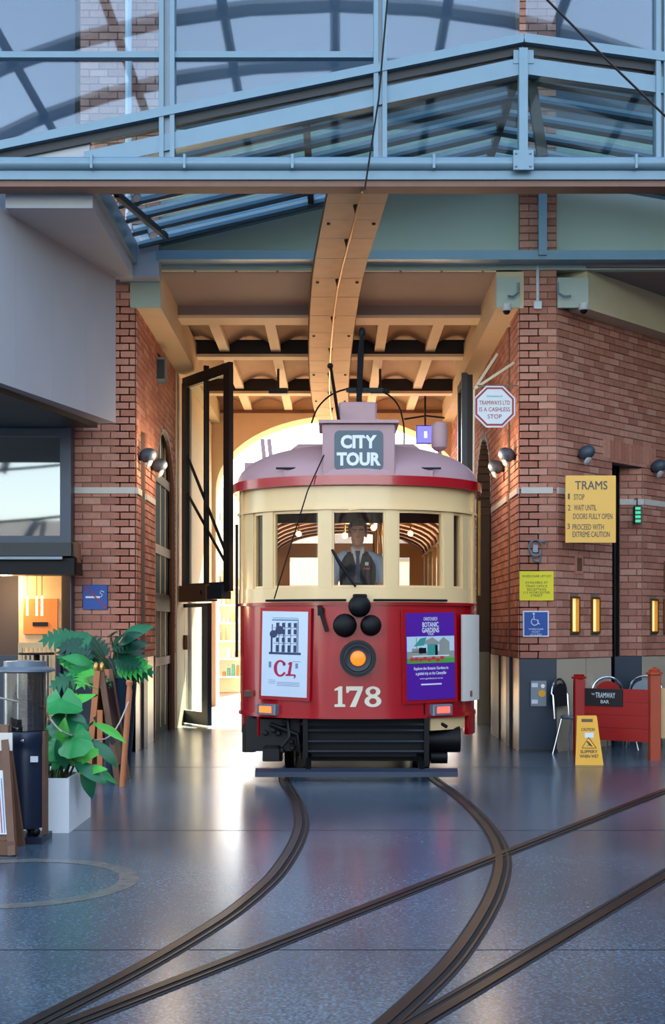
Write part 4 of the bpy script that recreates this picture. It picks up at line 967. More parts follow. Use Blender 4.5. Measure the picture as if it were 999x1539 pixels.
MB().cbox(c.x-0.045, c.x+0.045, jy-0.2, jy-0.1, c.z-0.12, c.z+0.12, 0.008).build('case', 'steel_dark', xs_)
for k in range(4): MB().box(c.x-0.035, c.x+0.035, jy-0.205, jy-0.2005, c.z-0.1+k*0.055, c.z-0.065+k*0.055).build('lit_panel', 'exit_green', xs_)
MB().tube([(c.x, jy-0.15, c.z+0.12), (c.x, jy-0.15, c.z+0.22), (c.x, jy, c.z+0.22)], 0.01, 6).build('rod', 'steel_dark', xs_)
# blue screen hanging at the far end
ts = thing('hanging_screen', 'small hanging screen glowing blue beyond the tram roof', 'screen', P(638, 665, 23.5))
c = P(639, 653, 23.5)
MB().box(c.x-0.17, c.x+0.17, 23.5, 23.6, c.z-0.17, c.z+0.17).build('case', 'tram_black', ts); MB().box(c.x-0.155, c.x+0.155, 23.49, 23.499, c.z-0.155, c.z+0.155).build('display', 'screen_blue', ts)
MB().box(c.x-0.02, c.x+0.03, 23.484, 23.489, c.z-0.06, c.z+0.05).build('bright_icon', 'screen_white', ts); MB().tube([(c.x, 23.55, c.z+0.17), (c.x, 23.55, RZ+0.16)], 0.02, 6).build('hanging_pole', 'steel_dark', ts)

# ================================================================== WORLD BEYOND THE ARCH
sh = thing('shop_shelving', 'white lit shop shelving seen left of the tram beyond the arch', 'shelf', (-2.9, 29, 0))
MB().box(-4.2, -2.2, 30.0, 30.1, 0.0, 2.9).build('back_panel', 'far_pale', sh)
for k in range(6): MB().box(-4.2, -2.2, 29.6, 30.0, 0.35+k*0.42, 0.39+k*0.42).build('shelf_board', 'white_paint', sh)
cols = ['far_pale', 'wood_pale', 'white_paint', 'wood_orange', 'sign_teal', 'panel_grey']
for k in range(6):
    for j in range(7):
        x = -3.0 + j*0.11; hgt = 0.1 + 0.2*random.random()
        if random.random() < 0.8:
            b = MB().cbox(x, x+0.07, 29.65, 29.8, 0.391+k*0.42, 0.391+k*0.42+hgt, 0.01)
            b.build('shop_ware', random.choice(cols), label='small boxed ware on the bright shop shelves', cat='box', group='wares on the shop shelves')
fb = thing('far_building', 'pale office block across the street beyond the arch', 'building', (0, 58, 0))
MB().box(-22, 26, 58, 62, 0, 8).build('wall', 'far_pale', fb)
for k in range(2):
    for j in range(14):
        x = -20 + j*3.2; MB().box(x, x+1.9, 57.9, 57.99, 1.2+k*3.4, 3.4+k*3.4).build('window', 'far_grey', fb)
fs_ = thing('far_building', 'pale shop building along the left of the street beyond the arch', 'building', (-8, 36, 0))
MB().box(-14, -4.3, 27, 48, 0, 5.5).build('wall', 'far_pale', fs_)
for j in range(5): MB().box(-4.31, -4.25, 28+j*4, 30.8+j*4, 0.6, 3.2).build('window', 'glass_mirror', fs_)
# ================================================================== THE TRAM
TX, TY, TL = 0.225, 12.6, 8.6
A_, D_ = 1.25, 0.95
TR = thing('tram', 'vintage red and cream tram with city tour sign coming out of the passage', 'tram', (TX, TY, 0))
def setb(x):
    x = min(abs(x)/A_, 1.0); return D_*(1-math.sqrt(max(0.0, 1-x**2.2)))
def tp(x, z, out=0.0): return Vector((TX + x*(1+out/A_), TY + setb(x) - out, z))
def angs(x0, x1, n):
    a0, a1 = math.asin(max(-1, min(1, x0/A_))), math.asin(max(-1, min(1, x1/A_))); return [A_*math.sin(a0+(a1-a0)*i/n) for i in range(n+1)]
def cpanel(mb, x0, x1, z0, z1, out=0.0, th=0.05, n=None):
    n = n or max(2, int(abs(x1-x0)/0.06)+2); xs = angs(x0, x1, n); k = len(mb.v)
    for x in xs:
        a, b = tp(x, 0, out), tp(x, 0, out-th)
        for p, z in ((a, z0), (a, z1), (b, z1), (b, z0)): mb.v.append(Vector((p.x, p.y, z)))
    for i in range(n):
        for j in range(4): mb.f.append((k+i*4+j, k+i*4+(j+1)%4, k+(i+1)*4+(j+1)%4, k+(i+1)*4+j)[::-1])
    mb.f.append((k, k+1, k+2, k+3)); mb.f.append((k+n*4+3, k+n*4+2, k+n*4+1, k+n*4)); return mb
def cp(name, m, x0, x1, z0, z1, out=0.0, th=0.05, par=TR, **kw): return cpanel(MB(), x0, x1, z0, z1, out, th).build(name, m, par, smooth=True, **kw)
Z0, ZB, ZS, ZH, ZL, ZR = 0.62, 1.765, 1.91, 2.69, 2.93, 3.02
cp('dash_panel', 'tram_red', -A_, A_, Z0, ZB)
cp('window_sill', 'tram_cream', -A_, A_, ZB+0.001, ZS, 0.015)
cp('belt_moulding', 'tram_red', -A_, A_, ZB-0.03, ZB, 0.022, 0.02)
cp('letterboard', 'tram_cream', -A_, A_, ZH, ZL, 0.01)
cp('cream_moulding', 'tram_cream', -A_, A_, ZH+0.0, ZH+0.025, 0.03, 0.02)
cp('drip_rail', 'tram_red', -A_, A_, ZL+0.001, ZR+0.005, 0.07, 0.1)
for a, b in ((-A_, -1.07), (-0.96, -0.86), (-0.39, -0.265), (0.265, 0.39), (0.86, 0.96), (1.07, A_)): cp('window_post', 'tram_cream', a, b, ZS+0.001, ZH-0.001, 0.012, 0.07)
for a, b in ((-1.07, -0.96), (-0.86, -0.39), (-0.265, 0.265), (0.39, 0.86), (0.96, 1.07)):
    cp('window_pane', 'glass_tram', a+0.002, b-0.002, ZS+0.001, ZH-0.001, -0.02, 0.008)
    for (p, q) in ((a, a+0.018), (b-0.018, b)): cp('sash_stile', 'tram_cream', p, q, ZS+0.002, ZH-0.002, 0.0, 0.03)
    cp('sash_rail', 'tram_cream', a+0.018, b-0.018, ZS+0.002, ZS+0.025, 0.0, 0.03); cp('sash_rail', 'tram_cream', a+0.018, b-0.018, ZH-0.028, ZH-0.002, 0.0, 0.03)
cp('corner_bead', 'tram_cream', -1.19, -1.17, ZB, ZL, 0.03, 0.02); cp('corner_bead', 'tram_cream', 1.17, 1.19, ZB, ZL, 0.03, 0.02)
cp('panel_seam', 'tram_black', 0.655, 0.668, Z0, 1.15, 0.004, 0.01)
cp('dash_bottom_rail', 'tram_red', -A_, A_, Z0-0.02, Z0+0.02, 0.015, 0.03)
# saloon sides
for s in (-1, 1):
    X = TX + s*A_
    def sbox(y0, y1, z0, z1, nm, m, out=0.0, th=0.06):
        xa, xb = X + s*out, X + s*(out-th); MB().box(min(xa, xb), max(xa, xb), TY+y0, TY+y1, z0, z1).build(nm, m, TR)
    sbox(D_, TL, Z0, ZB, 'side_panel', 'tram_red'); sbox(D_, TL, ZB+0.001, ZS, 'side_belt', 'tram_cream', 0.01)
    sbox(D_, TL, ZH, ZL, 'side_letterboard', 'tram_cream', 0.01); sbox(D_, TL, ZL+0.001, ZR, 'side_drip_rail', 'tram_red', 0.07, 0.1)
    y = D_
    while y < TL - 0.2:
        sbox(y, y+0.1, ZS+0.001, ZH-0.001, 'side_post', 'tram_cream', 0.005)
        if y + 0.85 <= TL: sbox(y+0.101, y+0.849, ZS+0.001, ZH-0.001, 'side_pane', 'glass_tram', -0.02, 0.008)
        y += 0.85
# rear wall
MB().box(TX-A_, TX+A_, TY+TL-0.06, TY+TL, Z0, ZB).build('rear_panel', 'tram_red', TR)
for a, b in ((-A_, -1.0), (-0.45, -0.3), (0.3, 0.45), (1.0, A_)): MB().box(TX+a, TX+b, TY+TL-0.06, TY+TL, ZB, ZL).build('rear_post', 'tram_cream', TR)
MB().box(TX-1.0, TX+1.0, TY+TL-0.05, TY+TL-0.01, ZH, ZL).build('rear_header', 'tram_cream', TR)
# bulkhead behind the driver, floor, ceiling
MB().box(TX-A_+0.07, TX+A_-0.07, TY+0.45, TY+TL-0.1, 0.80, 0.86).build('cabin_floor', 'tram_wood', TR)
for a, b, z0, z1 in ((-1.18, -1.02, 0.86, 2.7), (-0.42, -0.3, 0.86, 2.7), (0.3, 0.42, 0.86, 2.7), (1.02, 1.18, 0.86, 2.7), (-1.02, -0.42, 0.86, 1.75), (0.42, 1.02, 0.86, 1.75), (-1.18, 1.18, 2.7, 2.95)):
    MB().box(TX+a, TX+b, TY+1.75, TY+1.80, z0, z1).build('bulkhead', 'tram_wood', TR)
# roof: rounded dome front, barrel behind
rf = MB(); K, NA = 12, 36; RH = 0.50
outl = [(x, setb(x)) for x in angs(-A_, A_, NA)]
outl = [(-A_, 1.6)] + outl + [(A_, 1.6)]; m_ = len(outl)
for i in range(K+1):
    kf = 1 - i/K; kk = math.sin(kf*math.pi/2); z = ZR + RH*math.sqrt(max(0, 1-kk*kk))
    for (x, sb_) in outl: rf.v.append(Vector((TX + x*kk*1.03, TY + 1.6 + (sb_-0.03-1.6)*kk, z)))
for i in range(K):
    for j in range(m_-1): rf.f.append((i*m_+j, i*m_+j+1, (i+1)*m_+j+1, (i+1)*m_+j))
k = len(rf.v); NB = 24
for y in (1.6, TL+0.05):
    for j in range(NB+1):
        a = math.pi*j/NB; rf.v.append(Vector((TX - A_*1.03*math.cos(a), TY+y, ZR + RH*math.sin(a))))
for j in range(NB): rf.f.append((k+j, k+j+1, k+NB+1+j+1, k+NB+1+j))
rf.build('roof', 'tram_pink', TR, smooth=True)
cl_ = MB()
cl_.prism([(-0.78, 3.28), (-0.74, 3.56), (-0.66, 3.62), (0.66, 3.62), (0.74, 3.56), (0.78, 3.28)], lambda u, v, q: (TX+u, TY+q, v), 1.9, TL-0.3); cl_.build('clerestory', 'tram_pink', TR)
ci = MB(); k = 0
for y in (0.9, TL-0.1):
    for j in range(NB+1):
        a = math.pi*j/NB; ci.v.append(Vector((TX - 1.2*math.cos(a), TY+y, 2.72 + 0.36*math.sin(a))))
for j in range(NB): ci.f.append((j, j+1, NB+1+j+1, NB+1+j))
ci.build('cabin_ceiling', 'tram_wood', TR, smooth=True)
for i in range(10):
    y = TY + 1.95 + i*0.62
    MB().tube([(TX - 1.17*math.cos(math.pi*j/16), y, 2.70 + 0.34*math.sin(math.pi*j/16)) for j in range(17)], 0.022, 6).build('ceiling_rib', 'wood_orange', TR)
for i, (x, y, z) in enumerate(((-0.12, 2.6, 2.62), (0.22, 2.4, 2.70), (0.26, 3.3, 2.86), (0.20, 4.2, 2.93), (0.32, 4.8, 2.93), (-0.7, 3.4, 2.7), (0.75, 4.0, 2.75))):
    MB().ball((TX+x, TY+y, z), 0.034).build('light_bulb', 'bulb', TR); MB().tube([(TX+x, TY+y, z+0.03), (TX+x, TY+y, 3.06)], 0.01, 6).build('lamp_stem', 'brass', TR)
for (y, e) in ((2.6, 6), (4.6, 6)):
    li = bpy.data.lights.new('cabin_lamp', 'POINT'); li.energy = e; li.color = (1, 0.62, 0.28); li.shadow_soft_size = 0.08
    lo = bpy.data.objects.new('cabin_lamp', li); COL.objects.link(lo); lo.location = (TX, TY+y, 2.55)
for i in range(5):
    y = TY + 2.3 + i*1.0
    for s in (-1, 1):
        MB().cbox(TX+s*0.75-0.38, TX+s*0.75+0.38, y, y+0.42, 1.2, 1.28, 0.02).build('bench_seat', 'wood_brown', TR)
        MB().cbox(TX+s*0.75-0.38, TX+s*0.75+0.38, y+0.4, y+0.45, 1.281, 1.75, 0.01).build('bench_back', 'wood_brown', TR)
        MB().box(TX+s*0.75-0.3, TX+s*0.75+0.3, y+0.1, y+0.3, 0.861, 1.199).build('bench_base', 'tram_black', TR)
    MB().tube([(TX+0.35, y+0.43, 0.86), (TX+0.35, y+0.43, 2.98)], 0.016, 8).build('grab_pole', 'brass', TR)
# destination box
db = MB().cbox(TX-0.365, TX+0.365, TY+0.0, TY+0.62, ZR+0.01, PZ(639, 12.7), 0.012).build('destination_box', 'tram_pink', TR)
MB().box(TX-0.40, TX+0.40, TY-0.04, TY+0.66, PZ(639, 12.7)+0.001, PZ(636, 12.7)+0.012).build('box_lid', 'tram_pink', db)
dz0, dz1 = PZ(707, 12.6), PZ(647, 12.6); dc = (dz0+dz1)/2; hw, hh = 0.242, (dz1-dz0)/2
def rrect(hw, hh, r, n=5):
    o = []
    for cx_, cy_, a0 in ((hw-r, hh-r, 0), (-hw+r, hh-r, 90), (-hw+r, -hh+r, 180), (hw-r, -hh+r, 270)):
        for i in range(n+1): a = math.radians(a0+90*i/n); o.append((cx_+r*math.cos(a), cy_+r*math.sin(a)))
    return o
MB().prism(rrect(hw, hh, 0.05), lambda u, v, q: (TX+u, TY-0.001-q, dc+v), 0, 0.006).build('sign_face', 'sign_slate', db)
lettering('lettering', 'CITY', (TX-0.0, TY-0.007, dc+0.086), 0.135, 'sign_white', db, w=0.36, bold=0.045)
lettering('lettering', 'TOUR', (TX-0.0, TY-0.007, dc-0.086), 0.135, 'sign_white', db, w=0.44, bold=0.045)
MB().cbox(TX-0.2, TX+0.21, TY+0.9, TY+1.5, 3.45, PZ(606, 13.6), 0.02).build('trolley_base', 'tram_pink', TR)
# trolley poles
def tq(x, y, Y): return P(x, y, Y)
MB().tube([tq(509, 632, 13.2), tq(497, 553, 14.6)], 0.018, 8).build('trolley_pole', 'tram_black', TR)
MB().ball(tq(496, 550, 14.65), 0.035).build('trolley_wheel', 'tram_black', TR)
MB().tube([tq(539, 612, 13.8), tq(542, 530, 14.2), tq(544, 500, 14.3)], [0.03, 0.035, 0.02], 8).build('trolley_pole', 'tram_black', TR)
MB().ball(tq(544, 500, 14.3), 0.04, 0.04, 0.06).build('trolley_wheel', 'tram_black', TR)
MB().box(PX(520, 14), PX(575, 14), 13.95, 14.0, PZ(590, 14), PZ(584, 14)).build('pole_crossbar', 'tram_black', TR)
MB().tube([tq(509, 640, 12.9)+Vector((0,-0.2,0)), tq(462, 738, 12.5), tq(418, 880, 12.52), tq(412, 900, 12.6)], 0.007, 5).build('trolley_rope', 'tram_black', TR)
for s in (-1, 1):                                     # roof step brackets
    c = tp(s*0.66, ZR+0.06); MB().cbox(c.x-0.1, c.x+0.1, c.y+0.0, c.y+0.2, ZR+0.012, ZR+0.085, 0.012).build('roof_step', 'tram_pink', TR)
    MB().tube([(c.x-0.17, c.y+0.0, ZR+0.095), (c.x+0.17, c.y+0.0, ZR+0.095)], 0.012, 6).build('step_rail', 'steel_dark', TR)
# mirrors / gear at the roof corners
mr_ = MB(); c = P(660, 656, 13.5)
mr_.tube([c+Vector((0, 0, -0.15)), c+Vector((0, 0, -0.12)), c+Vector((0, 0, 0.0)), c+Vector((0, 0, 0.12)), c+Vector((0, 0, 0.15))], [0.05, 0.083, 0.088, 0.083, 0.05], 14); mr_.build('mirror_housing', 'tram_pink', TR, smooth=True)
MB().tube([c+Vector((0, 0, -0.15)), c+Vector((0.05, 0.05, -0.4))], 0.02, 8).build('mirror_arm', 'tram_pink', TR)
MB().cbox(PX(640, 13.6), PX(668, 13.6), 13.6, 13.9, PZ(712, 13.6), PZ(686, 13.6), 0.03).build('roof_vent', 'tram_pink', TR)
for (a, b) in ((394, 400), (404, 412)): MB().bar(P(a+4, 698, 13.6), P(a, 660, 13.6), 0.04, 0.045).build('roof_bracket', 'tram_pink', TR)
MB().box(PX(368, 13.7), PX(394, 13.7), 13.6, 13.9, PZ(718, 13.7), PZ(697, 13.7)).build('roof_vent', 'tram_pink', TR)
# lamps on the dash
def dash_lamp(px, py, r, d, m, lens=None, nm='signal_lamp'):
    x = (px-540.0)/150.5; z = PZ(py, TY); c = tp(x, z)
    o = MB().lathe([(r*0.55, 0.02), (r*0.8, -0.02), (r, -d*0.5), (r, -d*0.8), (r*0.88, -d), (r*0.7, -d*0.98)] if lens else [(r*0.5, 0.02), (r*0.9, -0.02), (r, -d*0.55), (r*0.85, -d*0.8), (r*0.5, -d*0.97), (0.005, -d)], c, 24, (0, 1, 0)).build(nm, m, TR, smooth=True)
    if lens: 
        MB().lathe([(lens, 0), (lens*0.9, -0.012), (lens*0.4, -0.02), (0.002, -0.022)], c + Vector((0, -d*0.99, 0)), 18, (0, 1, 0)).build('lens', 'lamp_lens', o, smooth=True)
        MB().lathe([(r*0.78, 0), (r*0.72, -0.008), (lens*1.05, 0.004)], c + Vector((0, -d*0.985, 0)), 24, (0, 1, 0)).build('reflector', 'steel_dark', o, smooth=True)
        MB().lathe([(r*1.02, 0), (r*1.02, -0.02)], c + Vector((0, -d*0.85, 0)), 24, (0, 1, 0)).build('rim', 'black_iron', o, smooth=True)
dash_lamp(541, 911, 0.112, 0.16, 'tram_black'); dash_lamp(519, 940, 0.118, 0.14, 'tram_black'); dash_lamp(558, 940, 0.105, 0.14, 'tram_black')
dash_lamp(538.5, 989, 0.178, 0.16, 'black_iron', 0.075, 'headlight')
MB().cbox(TX-0.06, TX+0.08, TY-0.1, TY-0.01, PZ(900, TY), PZ(893, TY), 0.01).build('lamp_hood', 'tram_black', TR)
# number 178 in serif figures
def fig(name, polys, x0, w, zc, h):
    o = MB()
    for pl in polys:
        o.prism([(x0 + u*w, zc - h/2 + v*h) for u, v in pl], lambda u, v, q: tuple(tp(u, v, 0.004+q)), 0, 0.004)
    return o.build(name, 'tram_number', TR)
mat('tram_number', (232, 222, 196), 0.4, var=0.03)
zc = PZ(1047, TY); hN = 0.205
x1 = (503-540)/150.8
fig('numeral', [[(0.05,0),(0.95,0),(0.95,0.12),(0.7,0.14),(0.7,0.86),(0.72,1.0),(0.45,1.0),(0.05,0.86),(0.05,0.78),(0.34,0.82),(0.34,0.14),(0.05,0.12)]], x1, 0.118, zc, hN)
x7 = (521-540)/150.8
fig('numeral', [[(0.02,0.68),(0.12,0.68),(0.22,0.80),(0.66,0.80),(0.22,0.0),(0.56,0.0),(0.95,0.84),(0.98,1.0),(0.0,1.0)]], x7, 0.172, zc, hN)
x8 = (548.5-540)/150.8
def ringpoly(cx_, cy_, ro, ri, sx, n=20):
    ps = []
    for i in range(n):
        a, b = 2*math.pi*i/n, 2*math.pi*(i+1)/n
        ps.append([(cx_+sx*ro[0]*math.cos(a), cy_+ro[1]*math.sin(a)), (cx_+sx*ro[0]*math.cos(b), cy_+ro[1]*math.sin(b)), (cx_+sx*ri[0]*math.cos(b), cy_+ri[1]*math.sin(b)), (cx_+sx*ri[0]*math.cos(a), cy_+ri[1]*math.sin(a))])
    return ps
fig('numeral', ringpoly(0.5, 0.745, (0.44, 0.255), (0.19, 0.135), 1) + ringpoly(0.5, 0.275, (0.5, 0.285), (0.22, 0.15), 1), x8, 0.168, zc, hN)
# advertising boards on the dash
def board(xa, xb, ya, yb, m, tilt):
    a, b = tp(xa, 0, 0.035), tp(xb, 0, 0.035); mid = (a+b)/2; d = (b-a); wd = Vector((d.x, d.y, 0)).length; ang = math.atan2(d.y, d.x)
    zc = (PZ(ya, TY+0.15)+PZ(yb, TY+0.15))/2; h = PZ(ya, TY+0.15)-PZ(yb, TY+0.15)
    R = Matrix.Translation((mid.x, mid.y, zc)) @ Matrix.Rotation(ang, 4, 'Z') @ Matrix.Rotation(tilt, 4, 'Y')
    def put(poly, w0, w1, nm, mm, par):
        o = MB(); 
        pl = poly if isinstance(poly[0][0], (list, tuple)) else [poly]
        for q_ in pl: o.prism(q_, lambda u, v, q: R @ Vector((u, -q, v)), w0, w1)
        return o.build(nm, mm, par, kind='stuff' if len(pl) > 1 else None)
    fr = put([(-wd/2-0.03, -h/2-0.035), (wd/2+0.03, -h/2-0.035), (wd/2+0.03, h/2+0.035), (-wd/2-0.03, h/2+0.035)], -0.03, 0.012, 'poster_frame', 'tram_red', TR)
    pp = put([(-wd/2, -h/2), (wd/2, -h/2), (wd/2, h/2), (-wd/2, h/2)], 0.0121, 0.02, 'poster', m, fr)
    def tex(st, u, v, hh, ww, mm, bold=0.0):
        vs, fs = text_mesh(st, bold); x0 = min(p.x for p in vs); x1 = max(p.x for p in vs); y0 = min(p.y for p in vs); y1 = max(p.y for p in vs)
        out = [R @ Vector((u + (p.x-(x0+x1)/2)*ww/(x1-x0), -0.0215-(p.z+0.02)*0.02, v + (p.y-(y0+y1)/2)*hh/(y1-y0))) for p in vs]
        link_mesh('print', out, fs, mm, fr)
    return R, wd, h, (lambda poly, nm, mm, z=0: put(poly, 0.0201+z, 0.0212+z, nm, mm, fr)), tex
def rc(u0, u1, v0, v1): return [(u0, v0), (u1, v0), (u1, v1), (u0, v1)]
# pale poster with a line drawing of a building and a crimson monogram
R_, wd, h, put, tex = board(-0.945, -0.49, 919, 1047, 'poster_pale', 0.02)
put([rc(-0.15, 0.16, 0.335, 0.35), rc(-0.14, 0.155, 0.36, 0.366)], 'print', 'ink_pale')
put([rc(-0.18, 0.19, -0.005, 0.018), rc(-0.15, -0.14, 0.0, 0.3), rc(0.15, 0.158, 0.0, 0.33)], 'print', 'ink')
wins = []
for i in range(4):
    for j, (v0, v1) in enumerate(((0.27, 0.315), (0.20, 0.25), (0.12, 0.165), (0.02, 0.09))):
        u = -0.10 + i*0.068; wins.append(rc(u, u+0.034, v0, v1))
put(wins, 'print', 'ink')
put([rc(-0.115+i*0.068+0.045, -0.115+i*0.068+0.054, 0.02, 0.32) for i in range(4)] + [rc(-0.13, 0.15, v, v+0.006) for v in (0.105, 0.185, 0.262)], 'print', 'ink_pale')
put([[(-0.13+0.045*math.cos(2*math.pi*i/10), 0.20+0.04*math.sin(2*math.pi*i/10)) for i in range(10)], [(-0.06+0.05*math.cos(2*math.pi*i/10), 0.24+0.045*math.sin(2*math.pi*i/10)) for i in range(10)], rc(-0.16, -0.15, 0.0, 0.2), rc(-0.018, -0.008, 0.02, 0.22)], 'print', 'ink', 0.0003)
Cc = []
for i in range(40, 330, 14):
    a, b = math.radians(i), math.radians(min(330, i+14)); t0 = 0.018 + 0.02*abs(math.sin(a/2)); 
    Cc.append([(-0.045+0.075*math.cos(a), -0.145+0.085*math.sin(a)), (-0.045+0.075*math.cos(b), -0.145+0.085*math.sin(b)), (-0.045+(0.075-t0)*math.cos(b), -0.145+0.065*math.sin(b)), (-0.045+(0.075-t0)*math.cos(a), -0.145+0.065*math.sin(a))])
Cc += [[(0.0+0.018*math.cos(2*math.pi*i/10), -0.10+0.02*math.sin(2*math.pi*i/10)) for i in range(10)]]
Cc += [[(0.04, -0.21), (0.075, -0.21), (0.095, -0.08), (0.07, -0.075), (0.045, -0.095), (0.045, -0.105), (0.062, -0.105)], [(0.02, -0.22), (0.12, -0.215), (0.13, -0.20), (0.02, -0.20)], [(0.105, -0.205), (0.135, -0.205), (0.135, -0.23), (0.115, -0.245), (0.11, -0.24), (0.12, -0.228)]]
put(Cc, 'print', 'magenta', 0.0004)
put([rc(-0.18, -0.10, -0.30+k*0.016, -0.296+k*0.016) for k in range(3)] + [rc(-0.08, 0.18, -0.32+k*0.016, -0.315+k*0.016) for k in range(3)] + [rc(0.10, 0.19, -0.075, -0.07), rc(0.13, 0.16, -0.14, -0.09), rc(-0.18, -0.15, -0.14, -0.08)], 'print', 'ink_pale')
# purple garden tour poster with a photo panel
R_, wd, h, put, tex = board(0.455, 0.945, 921, 1051, 'purple', -0.02)
put(rc(-wd/2+0.005, wd/2-0.005, -0.07, 0.20), 'print', 'photo_sky')
put([rc(-wd/2+0.005, wd/2-0.005, -0.02, 0.05), [(-0.1, 0.14), (0.02, 0.19), (0.1, 0.14), (0.1, 0.12), (-0.1, 0.12)], [(0.1, 0.05), (0.1, 0.15), (0.15, 0.19), (0.22, 0.14), (0.22, 0.05)], rc(-0.17, -0.16, 0.05, 0.19), rc(-0.22, -0.13, 0.04, 0.08)], 'print', 'photo_stone', 0.0003)
put([rc(-0.04, 0.08, 0.01, 0.12), rc(-0.13, -0.10, 0.02, 0.09), [(-0.2, 0.10), (-0.12, 0.18), (-0.05, 0.19), (-0.08, 0.11)]], 'print', 'photo_teal', 0.0006)
put([rc(-0.14, -0.055, 0.03, 0.085), rc(0.05, 0.08, 0.0, 0.11)], 'print', 'tram_black', 0.0009)
put([rc(-wd/2+0.005, wd/2-0.005, -0.07, -0.02)], 'print', 'lawn', 0.0009)
put([[(-0.22+0.05*i+0.028*math.cos(2*math.pi*j/8), -0.03+0.012*math.sin(3.0*i)+0.02*math.sin(2*math.pi*j/8)) for j in range(8)] for i in range(8)], 'print', 'flower_red', 0.0012)
put([rc(-0.215, 0.215, -0.002, 0.008)], 'print', 'sign_white', 0.0011)
tex('CHRISTCHURCH', 0.0, 0.375, 0.035, 0.16, 'sign_white', 0.01); tex('BOTANIC', 0.0, 0.318, 0.05, 0.19, 'sign_white', 0.02); tex('GARDENS', 0.0, 0.262, 0.05, 0.20, 'sign_white', 0.02); tex('TOUR', 0.0, 0.222, 0.022, 0.07, 'sign_white', 0.01)
tex('Explore the Botanic Gardens in', 0.0, -0.125, 0.04, 0.40, 'sign_white', 0.015); tex('a guided trip on the Caterpillar', 0.0, -0.175, 0.042, 0.36, 'sign_white', 0.015); tex('www.gardentour.co.nz', 0.0, -0.225, 0.022, 0.27, 'sign_white', 0.005); put(rc(-0.12, 0.12, -0.29, -0.275), 'print', 'sign_white')
# lights low on the dash
for x, m in ((-0.905, 'marker_orange'), (0.825, 'marker_pink')):
    c = tp(x, PZ(1067, 12.75)); ang = math.atan2(setb(x+0.05)-setb(x-0.05), 0.1)
    b = MB().cbox(c.x-0.125, c.x+0.125, c.y-0.06, c.y+0.06, c.z-0.055, c.z+0.055, 0.01).rot(ang, c).build('marker_light', 'steel_grey', TR)
    for k in range(4): MB().box(c.x-0.078+k*0.04, c.x-0.078+k*0.04+0.036, c.y-0.068, c.y-0.0601, c.z-0.032, c.z+0.032).rot(ang, c).build('lens', m, b)
# wipers, handle, small items
for a, b in ((-0.9, -0.12), (0.14, 0.86)):
    MB().tube([tp(a+(b-a)*i/6, PZ(902, TY), 0.05) for i in range(7)], 0.013, 6).build('wiper_bar', 'tram_black', TR)
MB().tube([tp(-0.26, PZ(826, TY), 0.03), tp(-0.18, PZ(848, TY), 0.04), tp(-0.03, PZ(882, TY), 0.04)], [0.014, 0.02, 0.012], 6).build('wiper_arm', 'tram_black', TR)
c = tp(-0.38, PZ(925, TY), 0.0)
MB().cbox(c.x-0.03, c.x+0.03, c.y-0.06, c.y, c.z, c.z+0.08, 0.008).build('coupling_box', 'tram_black', TR); MB().bar((c.x-0.02, c.y-0.05, c.z+0.1), (c.x+0.06, c.y-0.05, c.z-0.16), 0.03, 0.035).build('hand_lever', 'tram_black', TR)
cp('side_board', 'far_pale', 1.03, 1.235, PZ(1052, 13.2), PZ(924, 13.2), 0.05, 0.02); cp('lower_skirt', 'tram_cream', 0.74, 1.13, 0.47, 0.63, -0.02, 0.05)
cp('corner_skirt', 'tram_red', -A_, -1.03, 0.40, 0.62, -0.01, 0.04); cp('corner_skirt', 'tram_red', 1.14, A_, 0.40, 0.62, 0.01, 0.04)
MB().tube([tp(-1.235, 1.2, 0.04), tp(-1.235, 1.75, 0.04), tp(-1.235, 2.6, 0.04)], 0.016, 8).build('grab_rail', 'tram_black', TR)
MB().tube([tp(1.235, 1.85, 0.05), tp(1.235, 2.85, 0.05)], 0.016, 8).build('grab_rail', 'brass', TR)
# under the dash: slatted life guard, fender board, truck
lg = MB().box(TX-0.56, TX+0.70, TY+0.25, TY+0.30, 0.20, 0.62).build('life_guard', 'tram_black', TR)
for k, z in enumerate((0.59, 0.53, 0.47, 0.36, 0.26)):
    MB().tube([(TX-0.55, TY+0.16+0.0*k, z), (TX+0.69, TY+0.16, z)], 0.016, 6).build('guard_bar', 'steel_dark', lg)
for x in (-0.56, 0.66): MB().box(TX+x, TX+x+0.05, TY+0.12, TY+0.26, 0.11, 0.62).build('guard_hanger', 'tram_black', lg)
MB().hexa([(TX-1.02, TY-0.2, 0.045), (TX+0.97, TY-0.2, 0.045), (TX+0.97, TY-0.12, 0.045), (TX-1.02, TY-0.12, 0.045), (TX-1.02, TY-0.2, 0.095), (TX+0.97, TY-0.2, 0.095), (TX+0.97, TY-0.12, 0.125), (TX-1.02, TY-0.12, 0.125)]).build('fender_board', 'gate_blue', TR)
for x in (-0.5, 0.62): MB().bar((TX+x, TY-0.14, 0.1), (TX+x, TY+0.25, 0.22), 0.05, 0.04).build('fender_arm', 'tram_black', TR)
MB().box(TX-0.95, TX+0.95, TY+0.75, TY+TL-0.5, 0.45, 0.79).build('underframe', 'tram_black', TR)
for yy in (TY+1.0, TY+2.5, TY+6.0, TY+7.5):
    for s in (-1, 1):
        MB().lathe([(0.05, -0.06), (0.36, -0.05), (0.39, -0.045), (0.39, -0.02), (0.36, 0.0), (0.36, 0.05), (0.05, 0.055)], (TX+s*0.72, yy, 0.368), 24, (-s, 0, 0)).build('wheel', 'rail_steel', TR, smooth=True)
    MB().tube([(TX-0.7, yy, 0.368), (TX+0.7, yy, 0.368)], 0.06, 10).build('axle', 'tram_grease', TR)
